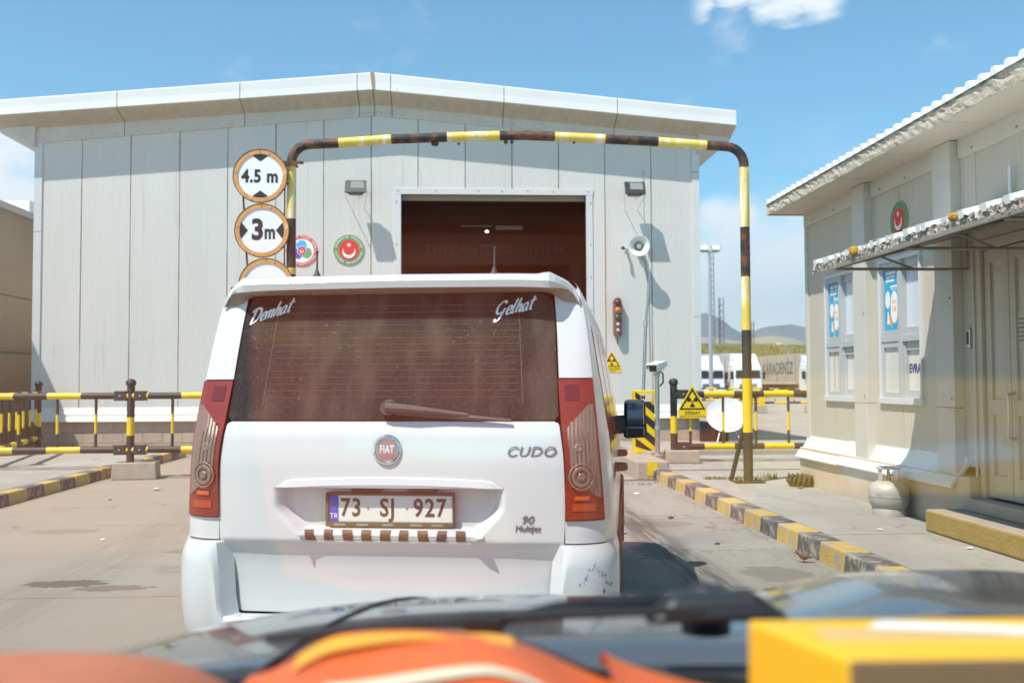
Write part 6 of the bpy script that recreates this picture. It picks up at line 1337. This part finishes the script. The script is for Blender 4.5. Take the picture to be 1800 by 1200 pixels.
MB().grid(lambda a, b: ((a-.5)*.40, (b-.5)*.50, .115*max(0, (1-abs(2*a-1)**3.5)*(1-abs(2*b-1)**4))**.6), 30, 30).build('pouch_body', mat('cloth_rust', (.44, .15, .075), .8, var=.12, vs=6), po, smooth=True); MB().tube([(-.12, -.05, .108), (0, -.05, .118), (.12, -.05, .108)], .003, 5).build('zip', seal, po)
yb = thing('yellow_box', 'yellow cardboard box on the right of the dashboard', 'box', (.42, .79, 1.12), -YAW)
q = [(-.125, -.065), (.36, -.05), (.36, .075), (-.172, .060)]; mb = MB().hexa([(x, y, .004) for x, y in q]+[(x, y, .134) for x, y in q]); mb.mi = [0, 0, 1, 0, 0, 0]; mb.build('carton', [mat('carton_yellow', (.80, .45, .02), .5, var=.05, vs=4), mat('carton_brown', (.22, .13, .06), .6, var=.1, vs=5)], yb, bevel=.004)
bx('flap_seam', mat('seam_brown', (.35, .2, .05), .7), yb, -.13, .355, .004, .006, .1342, .1346); bx('tape_strip', mat('parcel_tape', (.70, .47, .16), .25), yb, -.125, .355, -.012, .026, .1337, .1342)
art('label', mat('label_white', (.75, .74, .70), .5), yb, Matrix.Translation((0, 0, .1348)), [(-.08, .025), (.06, .0), (.09, .02), (-.06, .05)], 0, .0006)

# ------------------------------------------------------------------ sparrow on the road and grit along the kerbs
sp = thing('sparrow', 'small brown sparrow standing on the road beside the right kerb', 'bird', (2.80, 7.95, 0), R(172))
SPN = [(-.088, .040, .003, .010), (-.072, .043, .004, .011), (-.052, .047, .010, .013), (-.03, .049, .022, .022), (-.008, .050, .028, .028), (.014, .054, .027, .028), (.030, .064, .021, .022), (.040, .077, .018, .018), (.050, .086, .018, .018), (.060, .087, .015, .015), (.068, .085, .007, .008), (.074, .083, .004, .005), (.083, .080, .0008, .0008)]
mb = MB(); nn_ = 14; vs_b = []
for x, z, rz2, ry in SPN:
    for k in range(nn_): a = 2*math.pi*k/nn_; vs_b.append((x, ry*math.cos(a), z+rz2*math.sin(a)))
mb.add(vs_b, [(i*nn_+k, i*nn_+(k+1) % nn_, (i+1)*nn_+(k+1) % nn_, (i+1)*nn_+k) for i in range(len(SPN)-1) for k in range(nn_)]+[tuple(range(nn_))])
mb.build('body', mat('sparrow_feathers', (.20, .12, .07), .85, var=.25, vs=60, dirt=[((.42, .36, .30), .45, 30, (1, 1, 1)), ((.04, .03, .025), .25, 55, (1, 1, 1))]), sp, smooth=True, angle=80)
for s_ in (-1, 1):
    MB().grid(lambda a, b: (.022-.085*a, s_*(.0285-.012*a), .064-.028*b-.012*a+.012*b*a), 6, 4, flip=s_ > 0).build('wing', mat('sparrow_wing', (.16, .085, .045), .85, var=.4, vs=70), sp, smooth=True)
    MB().tube([(.0, s_*.012, .028), (-.006, s_*.013, .014), (.002, s_*.013, .002), (.014, s_*.015, .001)], .0018, 5).build('leg', mat('sparrow_leg', (.25, .15, .1), .7), sp)
    MB().lathe([(0, -.0022), (.0022, 0), (0, .0022)], 6, (.060, s_*.0145, .090)).build('eye', black_flat, sp)
random.seed(9); mb = MB()
def pebble(x, y, z, s_):
    P = [(x+random.uniform(-1, 1)*s_, y+random.uniform(-1, 1)*s_, z+random.uniform(0, .8)*s_) for _ in range(4)]; mb.add(P, [(0, 1, 2), (0, 2, 3), (0, 3, 1), (1, 3, 2)])
for k in range(1500): pebble(2.93-abs(random.gauss(0, .09)), random.uniform(2, 15), 0, random.uniform(.004, .013))
for k in range(900): pebble(-5.38+abs(random.gauss(0, .09)), random.uniform(7.5, 20.5), 0, random.uniform(.005, .015))
for k in range(1600): pebble(random.uniform(-5.2, 2.7), random.uniform(3, 18), 0, random.uniform(.002, .007))
for k in range(700): pebble(random.uniform(3.25, 4.4), random.uniform(3, 16), PZ_, random.uniform(.002, .007))
for k in range(260): pebble(random.uniform(2.3, 2.95), random.uniform(14.0, 14.95), 0, random.uniform(.008, .025))
o = struct(mb.build('grit', mat('grit', (.34, .30, .25), .9, var=.35, vs=3)), 'stuff'); o['label'] = 'loose grit along the kerbs and over the concrete'
